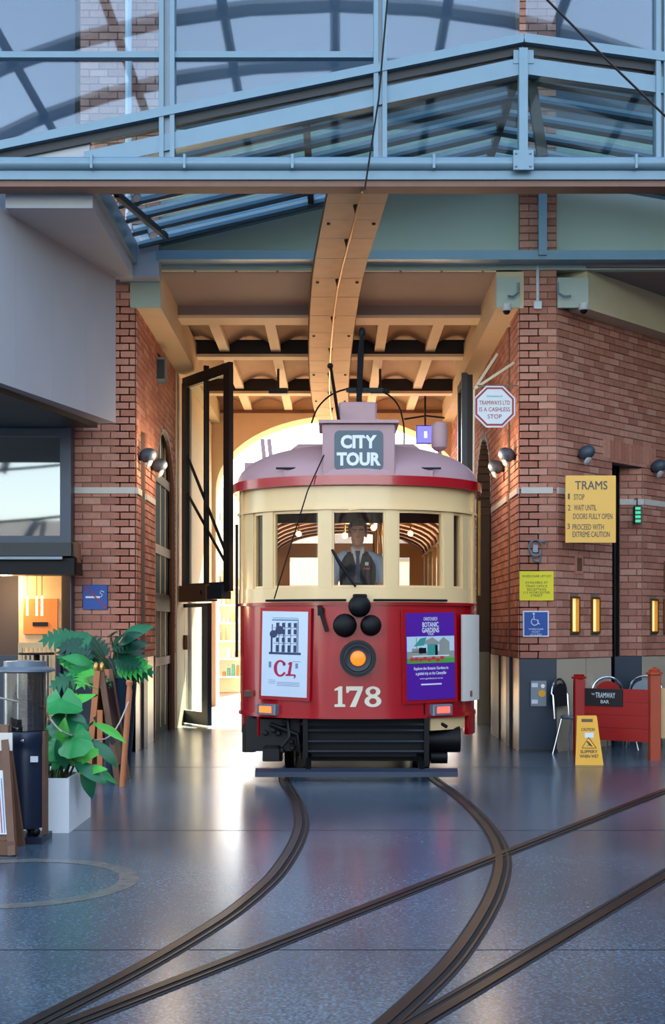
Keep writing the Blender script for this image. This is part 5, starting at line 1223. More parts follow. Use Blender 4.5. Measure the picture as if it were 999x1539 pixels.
for s in (-1, 1): MB().box(TX+s*0.88-0.05, TX+s*0.88+0.05, TY+0.55, TY+2.9, 0.3, 0.5).build('truck_side_frame', 'tram_grease', TR)
MB().tube([(TX+0.72, TY+0.45, 0.36), (TX+1.05, TY+0.45, 0.36)], 0.135, 18).build('air_tank', 'tram_black', TR, smooth=True); MB().tube([(TX+0.75, TY+0.45, 0.18), (TX+0.92, TY+0.45, 0.18)], 0.07, 12).build('brake_cylinder', 'tram_black', TR, smooth=True)
MB().cbox(TX-1.16, TX-0.57, TY+0.42, TY+0.75, 0.24, 0.60, 0.03).build('sand_box', 'tram_grease', TR)
MB().cbox(TX-0.60, TX+0.66, TY+0.50, TY+0.74, 0.13, 0.60, 0.02).build('underside_block', 'tram_black', TR)  # black box added behind the guard to stop light showing through
MB().cbox(TX-0.98, TX-0.78, TY+0.35, TY+0.6, 0.14, 0.30, 0.03).build('journal_box', 'tram_grease', TR)
MB().cbox(TX-1.2, TX-1.06, TY+0.5, TY+0.8, 0.22, 0.52, 0.03).build('hanger_bracket', 'tram_black', TR)
for i in range(14):
    x, z = -0.95+0.4*random.random(), 0.22+0.36*random.random()
    MB().lathe([(0.03, 0), (0.028, 0.03), (0.012, 0.04)], (TX+x, TY+0.42-0.06*random.random(), z), 8, (0, -1, 0)).build('gear_bolt', 'tram_grease', TR)
MB().tube([(TX-0.9, TY+0.36, 0.52), (TX-0.62, TY+0.3, 0.42), (TX-0.6, TY+0.3, 0.25)], 0.025, 8).build('air_hose', 'tram_black', TR, smooth=True)
MB().tube([(TX-0.72, TY+0.34, 0.56), (TX-0.7, TY+0.3, 0.4), (TX-0.78, TY+0.3, 0.3)], 0.02, 8).build('air_hose', 'tram_grease', TR, smooth=True)
MB().tube([(TX+0.72, TY+0.3, 0.55), (TX+0.85, TY+0.27, 0.53), (TX+0.9, TY+0.3, 0.5)], 0.02, 8).build('coupling_hook', 'tram_grease', TR)

# ================================================================== THE DRIVER
DX, DYy, DF = TX-0.0, TY+0.72, 0.86
dr = thing('person', 'tram driver in dark vest, pale blue shirt and tie behind the windscreen', 'person', (DX, DYy, DF))
def remesh(mb, voxel, name, m, parent, smooth_it=4):
    me = bpy.data.meshes.new('tmp'); me.from_pydata([tuple(v) for v in mb.v], [], mb.f); o = bpy.data.objects.new('tmp', me); COL.objects.link(o)
    r = o.modifiers.new('r', 'REMESH'); r.mode = 'VOXEL'; r.voxel_size = voxel; r.use_smooth_shade = True
    s = o.modifiers.new('s', 'SMOOTH'); s.factor = 0.5; s.iterations = smooth_it
    dg = bpy.context.evaluated_depsgraph_get(); e = bpy.data.meshes.new_from_object(o.evaluated_get(dg))
    vs = [v.co.copy() for v in e.vertices]; fs = [tuple(p.vertices) for p in e.polygons]
    bpy.data.objects.remove(o); bpy.data.meshes.remove(e); bpy.data.meshes.remove(me)
    return link_mesh(name, vs, fs, m, parent, smooth=True)
def dp(x, y, z): return Vector((DX+x, DYy+y, DF+z))
HS = 1.17
def hs(v):                                            # enlarge the head about the crown
    c = dp(0, -0.03, 1.78); return c + (v-c)*HS
def limb(mb, pts, rs): 
    mb.tube([dp(*p) for p in pts], rs, 12)
    for p, r in zip(pts, rs): mb.ball(dp(*p), r*0.99, n=12, m=8)
body = MB()
limb(body, [(0, 0, 0.92), (0, 0.0, 1.1), (0, 0, 1.3), (0, 0.01, 1.42)], [0.14, 0.13, 0.14, 0.11])
limb(body, [(0, 0.01, 1.42), (0, -0.01, 1.52), (0, -0.02, 1.58)], [0.065, 0.056, 0.056])
HC = (0, -0.05, 1.655)
HB = len(body.v)
body.ball(dp(HC[0], HC[1]+0.02, HC[2]+0.035), 0.076, 0.096, 0.09, 18, 14); body.ball(dp(0, HC[1]-0.015, HC[2]-0.035), 0.058, 0.075, 0.085, 16, 12)
body.ball(dp(0, HC[1]-0.045, HC[2]-0.085), 0.032, 0.034, 0.028)               # chin
limb(body, [(0, HC[1]-0.085, HC[2]+0.02), (0, HC[1]-0.105, HC[2]-0.02)], [0.011, 0.016])   # nose
for s in (-1, 1):
    body.ball(dp(s*0.076, HC[1]+0.02, HC[2]+0.0), 0.012, 0.022, 0.032)        # ears
    limb(body, [(s*0.015, HC[1]-0.082, HC[2]+0.035), (s*0.05, HC[1]-0.07, HC[2]+0.036)], [0.009, 0.009])  # brow
    body.ball(dp(s*0.032, HC[1]-0.082, HC[2]-0.052), 0.014, 0.006, 0.006)
HEADEND = len(body.v)
for s in (-1, 1):
    limb(body, [(s*0.15, 0.01, 1.40), (s*0.21, 0.02, 1.36), (s*0.255, 0.02, 1.12), (s*0.2, -0.20, 0.96)], [0.06, 0.062, 0.046, 0.034])
    limb(body, [(s*0.2, -0.20, 0.96), (s*0.185, -0.26, 0.95)], [0.032, 0.04])
    for k in range(4):
        fx = s*(0.155 + 0.019*k)
        limb(body, [(fx, -0.28, 0.955), (fx, -0.325, 0.95-0.004*abs(k-1.5)), (fx-0.002*s, -0.338, 0.92), (fx, -0.315, 0.905)], [0.0095, 0.009, 0.0085, 0.008])
    limb(body, [(s*0.15, -0.25, 0.955), (s*0.125, -0.285, 0.945), (s*0.125, -0.31, 0.925)], [0.011, 0.0105, 0.009])
    limb(body, [(s*0.085, 0, 0.92), (s*0.1, 0.0, 0.5), (s*0.1, 0.02, 0.09)], [0.085, 0.058, 0.042]); limb(body, [(s*0.1, 0.02, 0.05), (s*0.11, -0.15, 0.035)], [0.045, 0.032])
HV = [i for i in range(HB, HEADEND)]
for i in HV: body.v[i] = hs(body.v[i])
remesh(body, 0.0075, 'body', 'skin', dr, 3)
tors = MB(); 
def ell_stack(mb, lv):
    k = len(mb.v); n = 24
    for (z, rx_, ry_, y0) in lv:
        for j in range(n): a = 2*math.pi*j/n; mb.v.append(dp(rx_*math.cos(a), y0+ry_*math.sin(a), z))
    for i in range(len(lv)-1):
        for j in range(n): mb.f.append((k+i*n+j, k+i*n+(j+1)%n, k+(i+1)*n+(j+1)%n, k+(i+1)*n+j))
    mb.f.append(tuple(k+j for j in range(n-1,-1,-1))); mb.f.append(tuple(k+(len(lv)-1)*n+j for j in range(n)))
ell_stack(tors, [(0.86, 0.165, 0.125, 0), (1.0, 0.165, 0.122, 0), (1.2, 0.185, 0.13, 0), (1.32, 0.2, 0.13, 0), (1.41, 0.17, 0.105, 0.005), (1.46, 0.095, 0.075, 0.005), (1.505, 0.068, 0.07, -0.005)])
for s in (-1, 1): limb(tors, [(s*0.14, 0.01, 1.39), (s*0.215, 0.02, 1.35), (s*0.25, 0.02, 1.22), (s*0.265, 0.015, 1.08), (s*0.235, -0.09, 1.02)], [0.075, 0.078, 0.068, 0.058, 0.052])
remesh(tors, 0.012, 'shirt', 'shirt', dr, 4)
v_ = MB()
ell_stack(v_, [(0.84, 0.178, 0.138, 0), (1.0, 0.177, 0.134, 0), (1.2, 0.196, 0.142, 0), (1.31, 0.205, 0.142, 0), (1.40, 0.175, 0.118, 0.004), (1.452, 0.12, 0.09, 0.012)])
vo = remesh(v_, 0.012, 'vest', 'vest', dr, 3)
def front(mb, poly, d0, d1): mb.prism(poly, lambda u, v, q: dp(u, q, v), d0, d1)
sh_ = MB(); sh_.add([dp(-0.06, -0.112, 1.462), dp(0.06, -0.112, 1.462), dp(0.0, -0.158, 1.22), dp(-0.06, -0.08, 1.462), dp(0.06, -0.08, 1.462), dp(0.0, -0.13, 1.22)], [(0, 2, 1), (3, 4, 5), (0, 1, 4, 3), (1, 2, 5, 4), (2, 0, 3, 5)]); sh_.build('shirt_front', 'sign_white', dr)
for s in (-1, 1):
    MB().add([dp(s*0.012, -0.118, 1.455), dp(s*0.07, -0.085, 1.50), dp(s*0.065, -0.105, 1.425), dp(s*0.012, -0.108, 1.455), dp(s*0.07, -0.075, 1.50), dp(s*0.065, -0.095, 1.425)], [(0, 1, 2), (5, 4, 3), (0, 3, 4, 1), (1, 4, 5, 2), (2, 5, 3, 0)]).build('collar', 'sign_white', dr)
MB().hexa([dp(-0.02, -0.15, 1.40), dp(0.02, -0.15, 1.40), dp(0.02, -0.12, 1.40), dp(-0.02, -0.12, 1.40), dp(-0.028, -0.132, 1.455), dp(0.028, -0.132, 1.455), dp(0.028, -0.1, 1.455), dp(-0.028, -0.1, 1.455)]).build('tie_knot', 'tie', dr)
MB().hexa([dp(-0.03, -0.165, 1.12), dp(0.03, -0.165, 1.12), dp(0.03, -0.15, 1.12), dp(-0.03, -0.15, 1.12), dp(-0.016, -0.153, 1.399), dp(0.016, -0.153, 1.399), dp(0.016, -0.135, 1.399), dp(-0.016, -0.135, 1.399)]).build('tie', 'tie', dr)
MB().box(DX+0.075, DX+0.112, DYy-0.152, DYy-0.135, DF+1.30, DF+1.335).build('badge', 'sign_white', dr); MB().box(DX+0.06, DX+0.125, DYy-0.152, DYy-0.135, DF+1.255, DF+1.275).build('name_tag', 'sign_red', dr)
hr = MB(); hr.ball(dp(0, HC[1]+0.035, HC[2]+0.055), 0.086, 0.098, 0.088, 20, 14); hr.ball(dp(0.0, HC[1]-0.04, HC[2]+0.098), 0.066, 0.045, 0.036, 14, 10)
for s in (-1, 1): hr.ball(dp(s*0.062, HC[1]+0.01, HC[2]+0.045), 0.02, 0.045, 0.05)
for i in range(9): hr.ball(dp(-0.055+0.014*i, HC[1]-0.055+0.006*abs(i-4), HC[2]+0.105+0.008*math.sin(i*2.1)), 0.018, 0.022, 0.02, 8, 6)
hr.v = [hs(v) for v in hr.v]
remesh(hr, 0.006, 'hair', 'hair', dr, 2)
for s in (-1, 1):
    MB().ball(hs(dp(s*0.03, HC[1]-0.082, HC[2]+0.012)), 0.013, 0.009, 0.008, 12, 8).build('eye', 'sign_white', dr, smooth=True); MB().ball(hs(dp(s*0.03, HC[1]-0.09, HC[2]+0.012)), 0.006, 0.003, 0.006, 8, 6).build('iris', 'hair', dr)
    MB().bar(hs(dp(s*0.012, HC[1]-0.094, HC[2]+0.034)), hs(dp(s*0.052, HC[1]-0.08, HC[2]+0.036)), 0.007, 0.009).build('eyebrow', 'hair', dr)
tz_ = MB(); ell_stack(tz_, [(0.98, 0.158, 0.115, 0), (0.88, 0.165, 0.12, 0), (0.8, 0.165, 0.115, 0)])
for s in (-1, 1): limb(tz_, [(s*0.085, 0, 0.86), (s*0.1, 0.0, 0.5), (s*0.1, 0.02, 0.1)], [0.095, 0.072, 0.062])
remesh(tz_, 0.014, 'trousers', 'trousers', dr, 3)
# controller stand in front of him
MB().lathe([(0.17, 0), (0.17, 0.85), (0.15, 0.88), (0.15, 0.9)], (DX, DYy-0.38, DF+0.001), 20).build('controller', 'tram_black', TR, smooth=True)
MB().tube([(DX-0.2, DYy-0.32, DF+0.925), (DX+0.2, DYy-0.32, DF+0.925)], 0.018, 8).build('controller_handle', 'brass', TR)
# ================================================================== FURNITURE AND PLANTS AT LEFT
# large-leaf plant in the white planter
def leaf_mesh(kind):
    mb = MB(); n = 10
    if kind == 'fan':                                 # round, cupped, wavy leaf
        mb.v.append(Vector((0, 0, 0))); N = 22
        for i in range(N+1):
            a = math.radians(-160 + 320*i/N); r = 1.0*(1+0.05*math.sin(a*9))*(0.85+0.15*math.cos(a))
            mb.v.append(Vector((0.5*r*math.sin(a), 0.35+0.55*r*math.cos(a)-0.3, 0.10*math.cos(2*a)-0.12*abs(math.sin(a))+0.02*math.sin(a*9))))
        for i in range(1, N+1): mb.f.append((0, i+1, i))
        return mb
    if kind == 'cut':                                 # split leaf with fingers
        for s in (-1, 1):
            for k in range(6):
                y0 = 0.05+k*0.15; L_ = 0.42*math.sin(math.pi*(0.25+0.68*k/6))
                q = len(mb.v)
                mb.v += [Vector((0, y0, 0)), Vector((s*L_*0.6, y0+0.06, 0.03)), Vector((s*L_, y0+0.19, -0.06)), Vector((s*L_*0.6, y0+0.19, 0.02)), Vector((0, y0+0.17, 0))]
                mb.f.append((q, q+1, q+2, q+3, q+4) if s > 0 else (q+4, q+3, q+2, q+1, q))
        q = len(mb.v); mb.v += [Vector((-0.1, 0.9, 0)), Vector((0.1, 0.9, 0)), Vector((0, 1.15, -0.08))]; mb.f.append((q, q+1, q+2)); return mb
    for i in range(n+1):
        t = i/n; w_ = 0.22*math.sin(math.pi*min(1, t*0.92+0.06))
        for s in (-1, 0, 1): mb.v.append(Vector((s*w_, t, -0.35*t*t - 0.04*abs(s))))
    for i in range(n):
        for j in range(2): mb.f.append((3*i+j, 3*i+j+1, 3*i+4+j, 3*i+3+j))
    return mb
def orient(p, dirv, up, size, kind):
    d = Vector(dirv).normalized(); u = Vector(up); x = d.cross(u).normalized(); z = x.cross(d)
    M = Matrix((x, d, z)).transposed() * 1.0
    mb = leaf_mesh(kind); k = size; mb.v = [M @ (v*k) + Vector(p) for v in mb.v]; return mb
pl = thing('potted_plant', 'broad-leaved green plant in a white box planter at left', 'plant', (-2.14, 9.7, 0))
MB().add([(-2.37, 9.28, 0.0), (-1.96, 9.28, 0), (-1.96, 10.1, 0), (-2.37, 10.1, 0), (-2.37, 9.28, 0.4), (-1.96, 9.28, 0.4), (-1.96, 10.1, 0.4), (-2.37, 10.1, 0.4), (-2.345, 9.305, 0.4), (-1.985, 9.305, 0.4), (-1.985, 10.075, 0.4), (-2.345, 10.075, 0.4), (-2.345, 9.305, 0.33), (-1.985, 9.305, 0.33), (-1.985, 10.075, 0.33), (-2.345, 10.075, 0.33)],
    [(3,2,1,0),(0,1,5,4),(1,2,6,5),(2,3,7,6),(3,0,4,7),(4,5,9,8),(5,6,10,9),(6,7,11,10),(7,4,8,11),(8,9,13,12),(9,10,14,13),(10,11,15,14),(11,8,12,15)]).build('planter_box', 'white_paint', pl)
MB().box(-2.343, -1.987, 9.307, 10.073, 0.331, 0.36).build('soil', 'soil', pl)
base = Vector((-2.15, 9.72, 0.36))
specs = [(92, 1050, 9.5, 0.36, 'fan', (0.1, -0.7, -0.5), (0, -0.55, 0.8)), (118, 1043, 9.7, 0.26, 'fan', (0.7, -0.2, -0.1), (0, -0.2, 1)), (100, 1080, 9.45, 0.34, 'fan', (0.3, -0.6, -0.6), (0, -0.6, 0.8)),
    (110, 1107, 9.3, 0.30, 'fan', (0.1, -0.4, -0.8), (0, -0.9, 0.35)), (140, 1085, 9.7, 0.28, 'lance', (1, -0.1, -0.25), (0, -0.4, 1)), (140, 1112, 9.6, 0.26, 'lance', (0.9, -0.2, -0.6), (0, -0.6, 1)),
    (85, 1118, 9.4, 0.26, 'fan', (-0.5, -0.4, -0.6), (0, -0.7, 0.6)), (75, 1130, 9.5, 0.30, 'lance', (-0.4, -0.5, 0.5), (0, -0.6, 0.6)), (112, 1145, 9.35, 0.28, 'lance', (0.8, -0.2, -0.3), (0, -0.7, 0.8)), (130, 1150, 9.6, 0.26, 'lance', (0.9, 0.1, -0.25), (0, -0.5, 1)),
    (92, 1128, 9.35, 0.24, 'lance', (0.1, -0.5, 0.8), (0, -0.9, 0.4)), (125, 1148, 9.5, 0.26, 'lance', (0.4, -0.2, -1), (0.4, -0.9, 0.2)), (105, 1022, 9.8, 0.22, 'lance', (1, 0, 0.02), (0, 0.1, 1)), (72, 1108, 9.7, 0.25, 'fan', (-0.7, 0, -0.2), (0, -0.4, 1)), (100, 1135, 9.5, 0.26, 'lance', (-0.3, -0.6, 0.1), (0, -0.6, 1)),
    (84, 1090, 9.6, 0.30, 'fan', (-0.6, -0.5, -0.4), (0, -0.5, 0.9)), (120, 1125, 9.45, 0.27, 'fan', (0.6, -0.5, -0.5), (0, -0.7, 0.7)), (68, 1150, 9.45, 0.24, 'lance', (-0.2, -0.3, 0.9), (0, -0.9, 0.3)), (80, 1158, 9.4, 0.24, 'lance', (0.3, -0.3, 0.8), (0, -0.9, 0.3)), (118, 1160, 9.4, 0.22, 'lance', (0.7, -0.4, 0.3), (0, -0.7, 0.7)), (98, 1155, 9.36, 0.26, 'lance', (-0.1, -0.4, 0.8), (0, -0.9, 0.3))]
for i, (x, y, Y, sz, kind, d, up) in enumerate(specs):
    p = P(x, y, Y); m = ('leaf_a', 'leaf_c', 'leaf_b')[i % 3]
    lf = orient(p, d, up, sz, kind).build('leaf', m, pl, smooth=True)
    b = base + Vector((random.uniform(-0.1, 0.1), random.uniform(-0.2, 0.2), 0)); mid = (b+p)/2 + Vector((0, 0.05, 0.08))
    MB().tube(catmull([b, mid, p], 4), 0.009, 6).build('stalk', 'stem', pl, smooth=True)
# split-leaf plant in a tall dark pot by the pier
pf_ = thing('potted_plant', 'split-leaf plant in a tall dark pot by the left pier', 'plant', (PX(176, 12.9), 12.9, 0))
pc = Vector((PX(178, 12.9), 12.9, 0))
MB().lathe([(0.11, 0), (0.12, 0.02), (0.19, 0.98), (0.2, 1.0), (0.175, 1.0), (0.17, 0.93)], pc, 20).build('pot', 'dado_blue', pf_, smooth=True); MB().lathe([(0.168, 0.92), (0.168, 0.94)], pc, 16).build('soil', 'soil', pf_)
for i in range(26):
    ang = 2*math.pi*i/26*5.0 + 0.4; rr = 0.08 + 0.24*((i*7) % 5)/4
    tgt = pc + Vector((rr*math.cos(ang)-0.10, 0.7*rr*math.sin(ang)-0.10, 1.02 + 0.40*((i*3) % 7)/6))
    b = pc + Vector((0.04*math.cos(ang), 0.04*math.sin(ang), 0.94))
    MB().tube(catmull([b, (b+tgt)/2 + Vector((0, 0, 0.05)), tgt], 4), 0.007, 6).build('stalk', 'stem', pf_, smooth=True)
    d = Vector((math.cos(ang)*1.0 - 0.1, 0.3*math.sin(ang)-0.25, 0.30 - 0.8*((i*5) % 4)/4))
    orient(tgt, d, (0.15*math.sin(i), -0.85, 0.55), 0.30 + 0.09*((i*7) % 3)/3, 'cut' if i % 4 else 'lance').build('leaf', ('leaf_b', 'leaf_d', 'leaf_b', 'leaf_a', 'leaf_d', 'leaf_c', 'leaf_d')[i % 7], pf_, smooth=True)
# second pot behind
# patio heater
hc = Vector((PX(38, 8.95), 8.95, 0))
ht = thing('patio_heater', 'slim dark blue gas patio heater with mesh top at far left', 'heater', hc)
MB().box(hc.x-0.16, hc.x+0.155, hc.y-0.16, hc.y+0.16, 0.0, 0.045).build('base_plate', 'heater_blue', ht)
MB().lathe([(0.135, 0.1), (0.14, 0.12), (0.14, 0.62), (0.137, 0.64), (0.137, 0.68), (0.142, 0.69), (0.142, 0.775), (0.135, 0.785)], hc, 28).build('body', 'heater_blue', ht, smooth=True)
for a in range(3):
    q = hc + Vector((0.11*math.cos(a*2.1+0.6), 0.11*math.sin(a*2.1+3.9), 0.075)); MB().ball(q, 0.033).build('caster', 'tram_black', ht, smooth=True)
MB().box(hc.x+0.13, hc.x+0.152, hc.y-0.05, hc.y+0.05, 0.05, 0.78).build('side_strip', 'wood_brown', ht)
MB().lathe([(0.012, 0), (0.012, 0.02), (0.006, 0.028)], hc + Vector((0.02, -0.142, 0.72)), 10, (0, -1, 0)).build('knob', 'chrome', ht)
MB().box(hc.x+0.07, hc.x+0.12, hc.y-0.143, hc.y-0.12, 0.57, 0.61).build('label_plate', 'sign_white', ht)
mh = MB()
for k in range(12): z = 0.80+k*0.034; mh.tube([hc + Vector((0.10*math.cos(a*math.pi/9), 0.10*math.sin(a*math.pi/9), z)) for a in range(19)], 0.004, 4)
for a in range(10): mh.tube([hc + Vector((0.10*math.cos(a*math.pi/5), 0.10*math.sin(a*math.pi/5), 0.785)), hc + Vector((0.10*math.cos(a*math.pi/5), 0.10*math.sin(a*math.pi/5), 1.2))], 0.004, 4)
mh.build('mesh_cage', 'chrome', ht)
MB().lathe([(0.15, 0.786), (0.15, 1.19)], hc, 24).build('glass_cylinder', 'glass_smoke', ht, smooth=True)
MB().lathe([(0.045, 0.786), (0.05, 1.2)], hc, 14).build('burner_tube', 'steel_grey', ht, smooth=True)
MB().lathe([(0.17, 1.19), (0.21, 1.2), (0.21, 1.215), (0.15, 1.235), (0.15, 1.27), (0.02, 1.28)], hc, 28).build('reflector_cap', 'steel_grey', ht, smooth=True)
# wooden sandwich board with sheets, bottom left
sbd = thing('sandwich_board', 'wooden framed board of paper sheets cut by the left edge', 'sign board', (PX(5, 8.4), 8.4, 0))
bx = PX(26, 8.4)
for (x_, w_) in ((bx, 0.05), (bx-0.62, 0.05)):
    MB().bar((x_-0.02, 8.36, 0.0), (x_-0.12, 8.55, 0.84), w_, 0.06, up=(0, 1, 0)).build('leg', 'wood_brown', sbd); MB().bar((x_-0.06, 8.74, 0.0), (x_-0.14, 8.62, 0.84), w_, 0.05, up=(0, 1, 0)).build('leg', 'wood_brown', sbd)
MB().bar((bx-0.62, 8.37, 0.05), (bx+0.0, 8.37, 0.05), 0.05, 0.09).build('bottom_rail', 'wood_brown', sbd); MB().bar((bx-0.74, 8.55, 0.82), (bx-0.09, 8.55, 0.82), 0.05, 0.06).build('top_rail', 'wood_brown', sbd)
MB().hexa([(bx-0.60, 8.375, 0.1), (bx-0.045, 8.375, 0.1), (bx-0.045, 8.385, 0.1), (bx-0.6, 8.385, 0.1), (bx-0.70, 8.535, 0.78), (bx-0.135, 8.535, 0.78), (bx-0.135, 8.545, 0.78), (bx-0.7, 8.545, 0.78)]).build('backboard', 'wood_brown', sbd)
MB().hexa([(bx-0.56, 8.36, 0.14), (bx-0.06, 8.36, 0.14), (bx-0.06, 8.37, 0.14), (bx-0.56, 8.37, 0.14), (bx-0.62, 8.475, 0.55), (bx-0.115, 8.475, 0.55), (bx-0.115, 8.485, 0.55), (bx-0.62, 8.485, 0.55)]).build('paper_sheet', 'sign_white', sbd)
for k in range(6): u = k*0.018; MB().hexa([(bx-0.075-u, 8.356, 0.15), (bx-0.07-u, 8.356, 0.15), (bx-0.07-u, 8.359, 0.15), (bx-0.075-u, 8.359, 0.15), (bx-0.125-u, 8.456, 0.5), (bx-0.12-u, 8.456, 0.5), (bx-0.12-u, 8.459, 0.5), (bx-0.125-u, 8.459, 0.5)]).build('print', ('ink_pale', 'sign_red', 'sign_blue')[k % 3], sbd)
MB().box(bx-0.16, bx-0.06, 8.50, 8.515, 0.68, 0.80).build('paper_sheet', 'far_pale', sbd)
# easel: wooden A-frame menu board seen from its side
Y0 = 12.2; ea = thing('menu_board', 'wooden A-frame menu board seen side-on behind the white planter', 'sign board', P(160, 1175, Y0))
ax_ = PX(149, Y0); az = PZ(1008, Y0)
for (xx, yy, m) in ((PX(133, Y0), Y0-0.05, 'wood_orange'), (PX(178, Y0), Y0-0.02, 'wood_brown'), (PX(136, Y0), Y0+0.45, 'wood_orange'), (PX(180, Y0), Y0+0.45, 'wood_brown')):
    MB().bar((xx, yy, 0), (ax_+(xx-ax_)*0.1, yy+0.02, az), 0.055, 0.045, up=(0, 1, 0)).build('leg', m, ea)
for xx, m in ((PX(137, Y0), 'wood_orange'), (PX(175, Y0), 'sign_black')):
    b0_, b1_ = Vector((xx, 0, 0.18)), Vector((ax_+(xx-ax_)*0.25, 0, az-0.12))
    MB().hexa([(b0_.x-0.012, Y0-0.02, b0_.z), (b0_.x+0.012, Y0-0.02, b0_.z), (b0_.x+0.012, Y0+0.44, b0_.z), (b0_.x-0.012, Y0+0.44, b0_.z), (b1_.x-0.012, Y0-0.02, b1_.z), (b1_.x+0.012, Y0-0.02, b1_.z), (b1_.x+0.012, Y0+0.44, b1_.z), (b1_.x-0.012, Y0+0.44, b1_.z)]).build('board', m, ea)
for dx in (-0.025, 0.03): MB().lathe([(0.02, 0), (0.028, 0.03), (0.02, 0.07), (0.006, 0.085)], (ax_+dx, Y0-0.02, az), 10).build('hinge_cap', 'brass', ea, smooth=True)
MB().bar((PX(145, Y0), Y0-0.06, 0.66), (PX(172, Y0), Y0-0.04, 0.40), 0.03, 0.05).build('cross_brace', 'sign_black', ea)
MB().box(PX(148, Y0), PX(156, Y0), Y0-0.075, Y0-0.055, 0.05, 0.72).build('front_post', 'wood_orange', ea)
# rope posts and rope
rpx = PX(193, 12.0)
po = thing('rope_post', 'leaning wooden rope post beside the passage mouth', 'post', (rpx, 12.0, 0))
MB().tube([(rpx-0.06, 12.0, 0.0), (rpx, 12.05, PZ(1040, 12)), (rpx, 12.05, PZ(1028, 12))], [0.028, 0.028, 0.02], 10).build('shaft', 'wood_orange', po, smooth=True)
MB().lathe([(0.03, 0), (0.034, 0.03), (0.02, 0.05)], (rpx, 12.05, PZ(1030, 12)), 10).build('cap', 'wood_orange', po, smooth=True)
MB().tube(catmull([P(-30, 1046, 8.6), P(5, 1050, 8.7), P(62, 1064, 9.0), P(75, 1080, 9.3), P(100, 1103, 9.12), P(152, 1112, 11.0), P(175, 1094, 11.7), P(193, 1055, 12.02)], 5), 0.007, 8).build('rope', 'rope', label='pale rope sagging from the heater to the wooden post', cat='rope')
# cafe table and slatted chair
tb = thing('cafe_table', 'round dark cafe table under the orange panel', 'table', P(55, 1100, 14.0))
c = P(55, 984, 14.0); MB().lathe([(0.19, 0), (0.2, 0.012), (0.19, 0.025)], c, 24).build('table_top', 'steel_dark', tb, smooth=True); MB().tube([c, (c.x, c.y, 0.03)], 0.03, 10).build('column', 'tram_black', tb)
MB().lathe([(0.2, 0.0), (0.19, 0.025), (0.04, 0.05)], (c.x, c.y, 0), 20).build('foot', 'tram_black', tb)
ch = thing('slatted_chair', 'pale wooden slat-back chair behind the cafe table', 'chair', P(55, 1090, 14.6))
def chair_wood(x0, x1, Y, zt):
    for x in (x0, x1): MB().box(x-0.022, x+0.022, Y, Y+0.04, 0, zt).build('leg', 'wood_pale', ch); MB().box(x-0.022, x+0.022, Y-0.4, Y-0.36, 0, 0.45).build('leg', 'wood_pale', ch)
    MB().box(x0-0.022, x1+0.022, Y-0.001, Y+0.041, zt-0.06, zt).build('back_rail', 'wood_pale', ch); MB().box(x0-0.03, x1+0.03, Y-0.41, Y-0.002, 0.45, 0.485).build('seat', 'wood_pale', ch)
    for k in range(7): x = x0+0.04+(x1-x0-0.08)*k/6; MB().box(x-0.012, x+0.012, Y+0.005, Y+0.03, 0.49, zt-0.061).build('slat', 'wood_pale', ch)
chair_wood(PX(30, 14.6), PX(80, 14.6), 14.6, PZ(966, 14.6))
# small speaker under the sill corner
ub = thing('sill_lamp', 'small brown box lamp at the end of the cafe sill', 'lamp', P(110, 845, 14.8)); c = P(110, 828, 14.9)
MB().cbox(c.x-0.08, c.x+0.08, 14.82, 14.98, c.z-0.14, c.z+0.1, 0.02).build('housing', 'wood_brown', ub); MB().lathe([(0.05, 0), (0.06, -0.04), (0.05, -0.06)], (c.x, 14.9, c.z-0.14), 12).build('lens', 'wood_pale', ub)

# ================================================================== RIGHT: RED BARRIER, CHAIRS, WET FLOOR SIGN
pa, pb = Vector((2.87, 14.95, 0)), Vector((PX(983, 14.45), 14.45, 0)); bd = (pb-pa); bl = bd.length; bd.normalize(); bn = Vector((bd.y, -bd.x, 0))
br = thing('barrier', 'red wooden cafe barrier with black name sign at right', 'barrier', pa)
def post(p, h, w_, m, tall):
    MB().cbox(p.x-w_, p.x+w_, p.y-w_, p.y+w_, 0, h, 0.008).build('post', m, br)
    MB().lathe([(w_*1.5, 0), (w_*1.5, 0.02), (w_*1.0, 0.03), (w_*1.1, 0.05), (0.005, 0.085 if tall else 0.035)], (p.x, p.y, h), 4 if not tall else 14).build('post_cap', m, br)
post(pa, 0.91, 0.06, 'barrier_red', False); post(pb, 0.98, 0.062, 'barrier_post', True)
def bq(u, z, off=0.0): q = pa + bd*u + bn*off; return (q.x, q.y, z)
def bpan(u0, u1, z0, z1, o0, o1, nm, m, par=br): return MB().hexa([bq(u0, z0, o1), bq(u1, z0, o1), bq(u1, z0, o0), bq(u0, z0, o0), bq(u0, z1, o1), bq(u1, z1, o1), bq(u1, z1, o0), bq(u0, z1, o0)]).build(nm, m, par)
for k in range(4): bpan(0.06, bl-0.06, 0.2+k*0.151, 0.348+k*0.151, -0.02, 0.02, 'plank', 'barrier_red')
sgn = bpan(0.09, 0.55, 0.60, 0.80, 0.021, 0.035, 'name_board', 'sign_black')
ang = math.atan2(bd.y, bd.x)
for st, u, z, h, w_ in (('THE', 0.19, 0.735, 0.02, 0.04), ('TRAMWAY', 0.34, 0.725, 0.062, 0.24), ('BAR', 0.335, 0.65, 0.04, 0.1)):
    lettering('lettering', st, bq(u, z, 0.0355), h, 'sign_white', sgn, rz=ang, w=w_, bold=0.004, depth=0.002)
b2 = thing('barrier', 'pale side of a second barrier panel at the right edge', 'barrier', pb + Vector((0.1, 0.05, 0)))
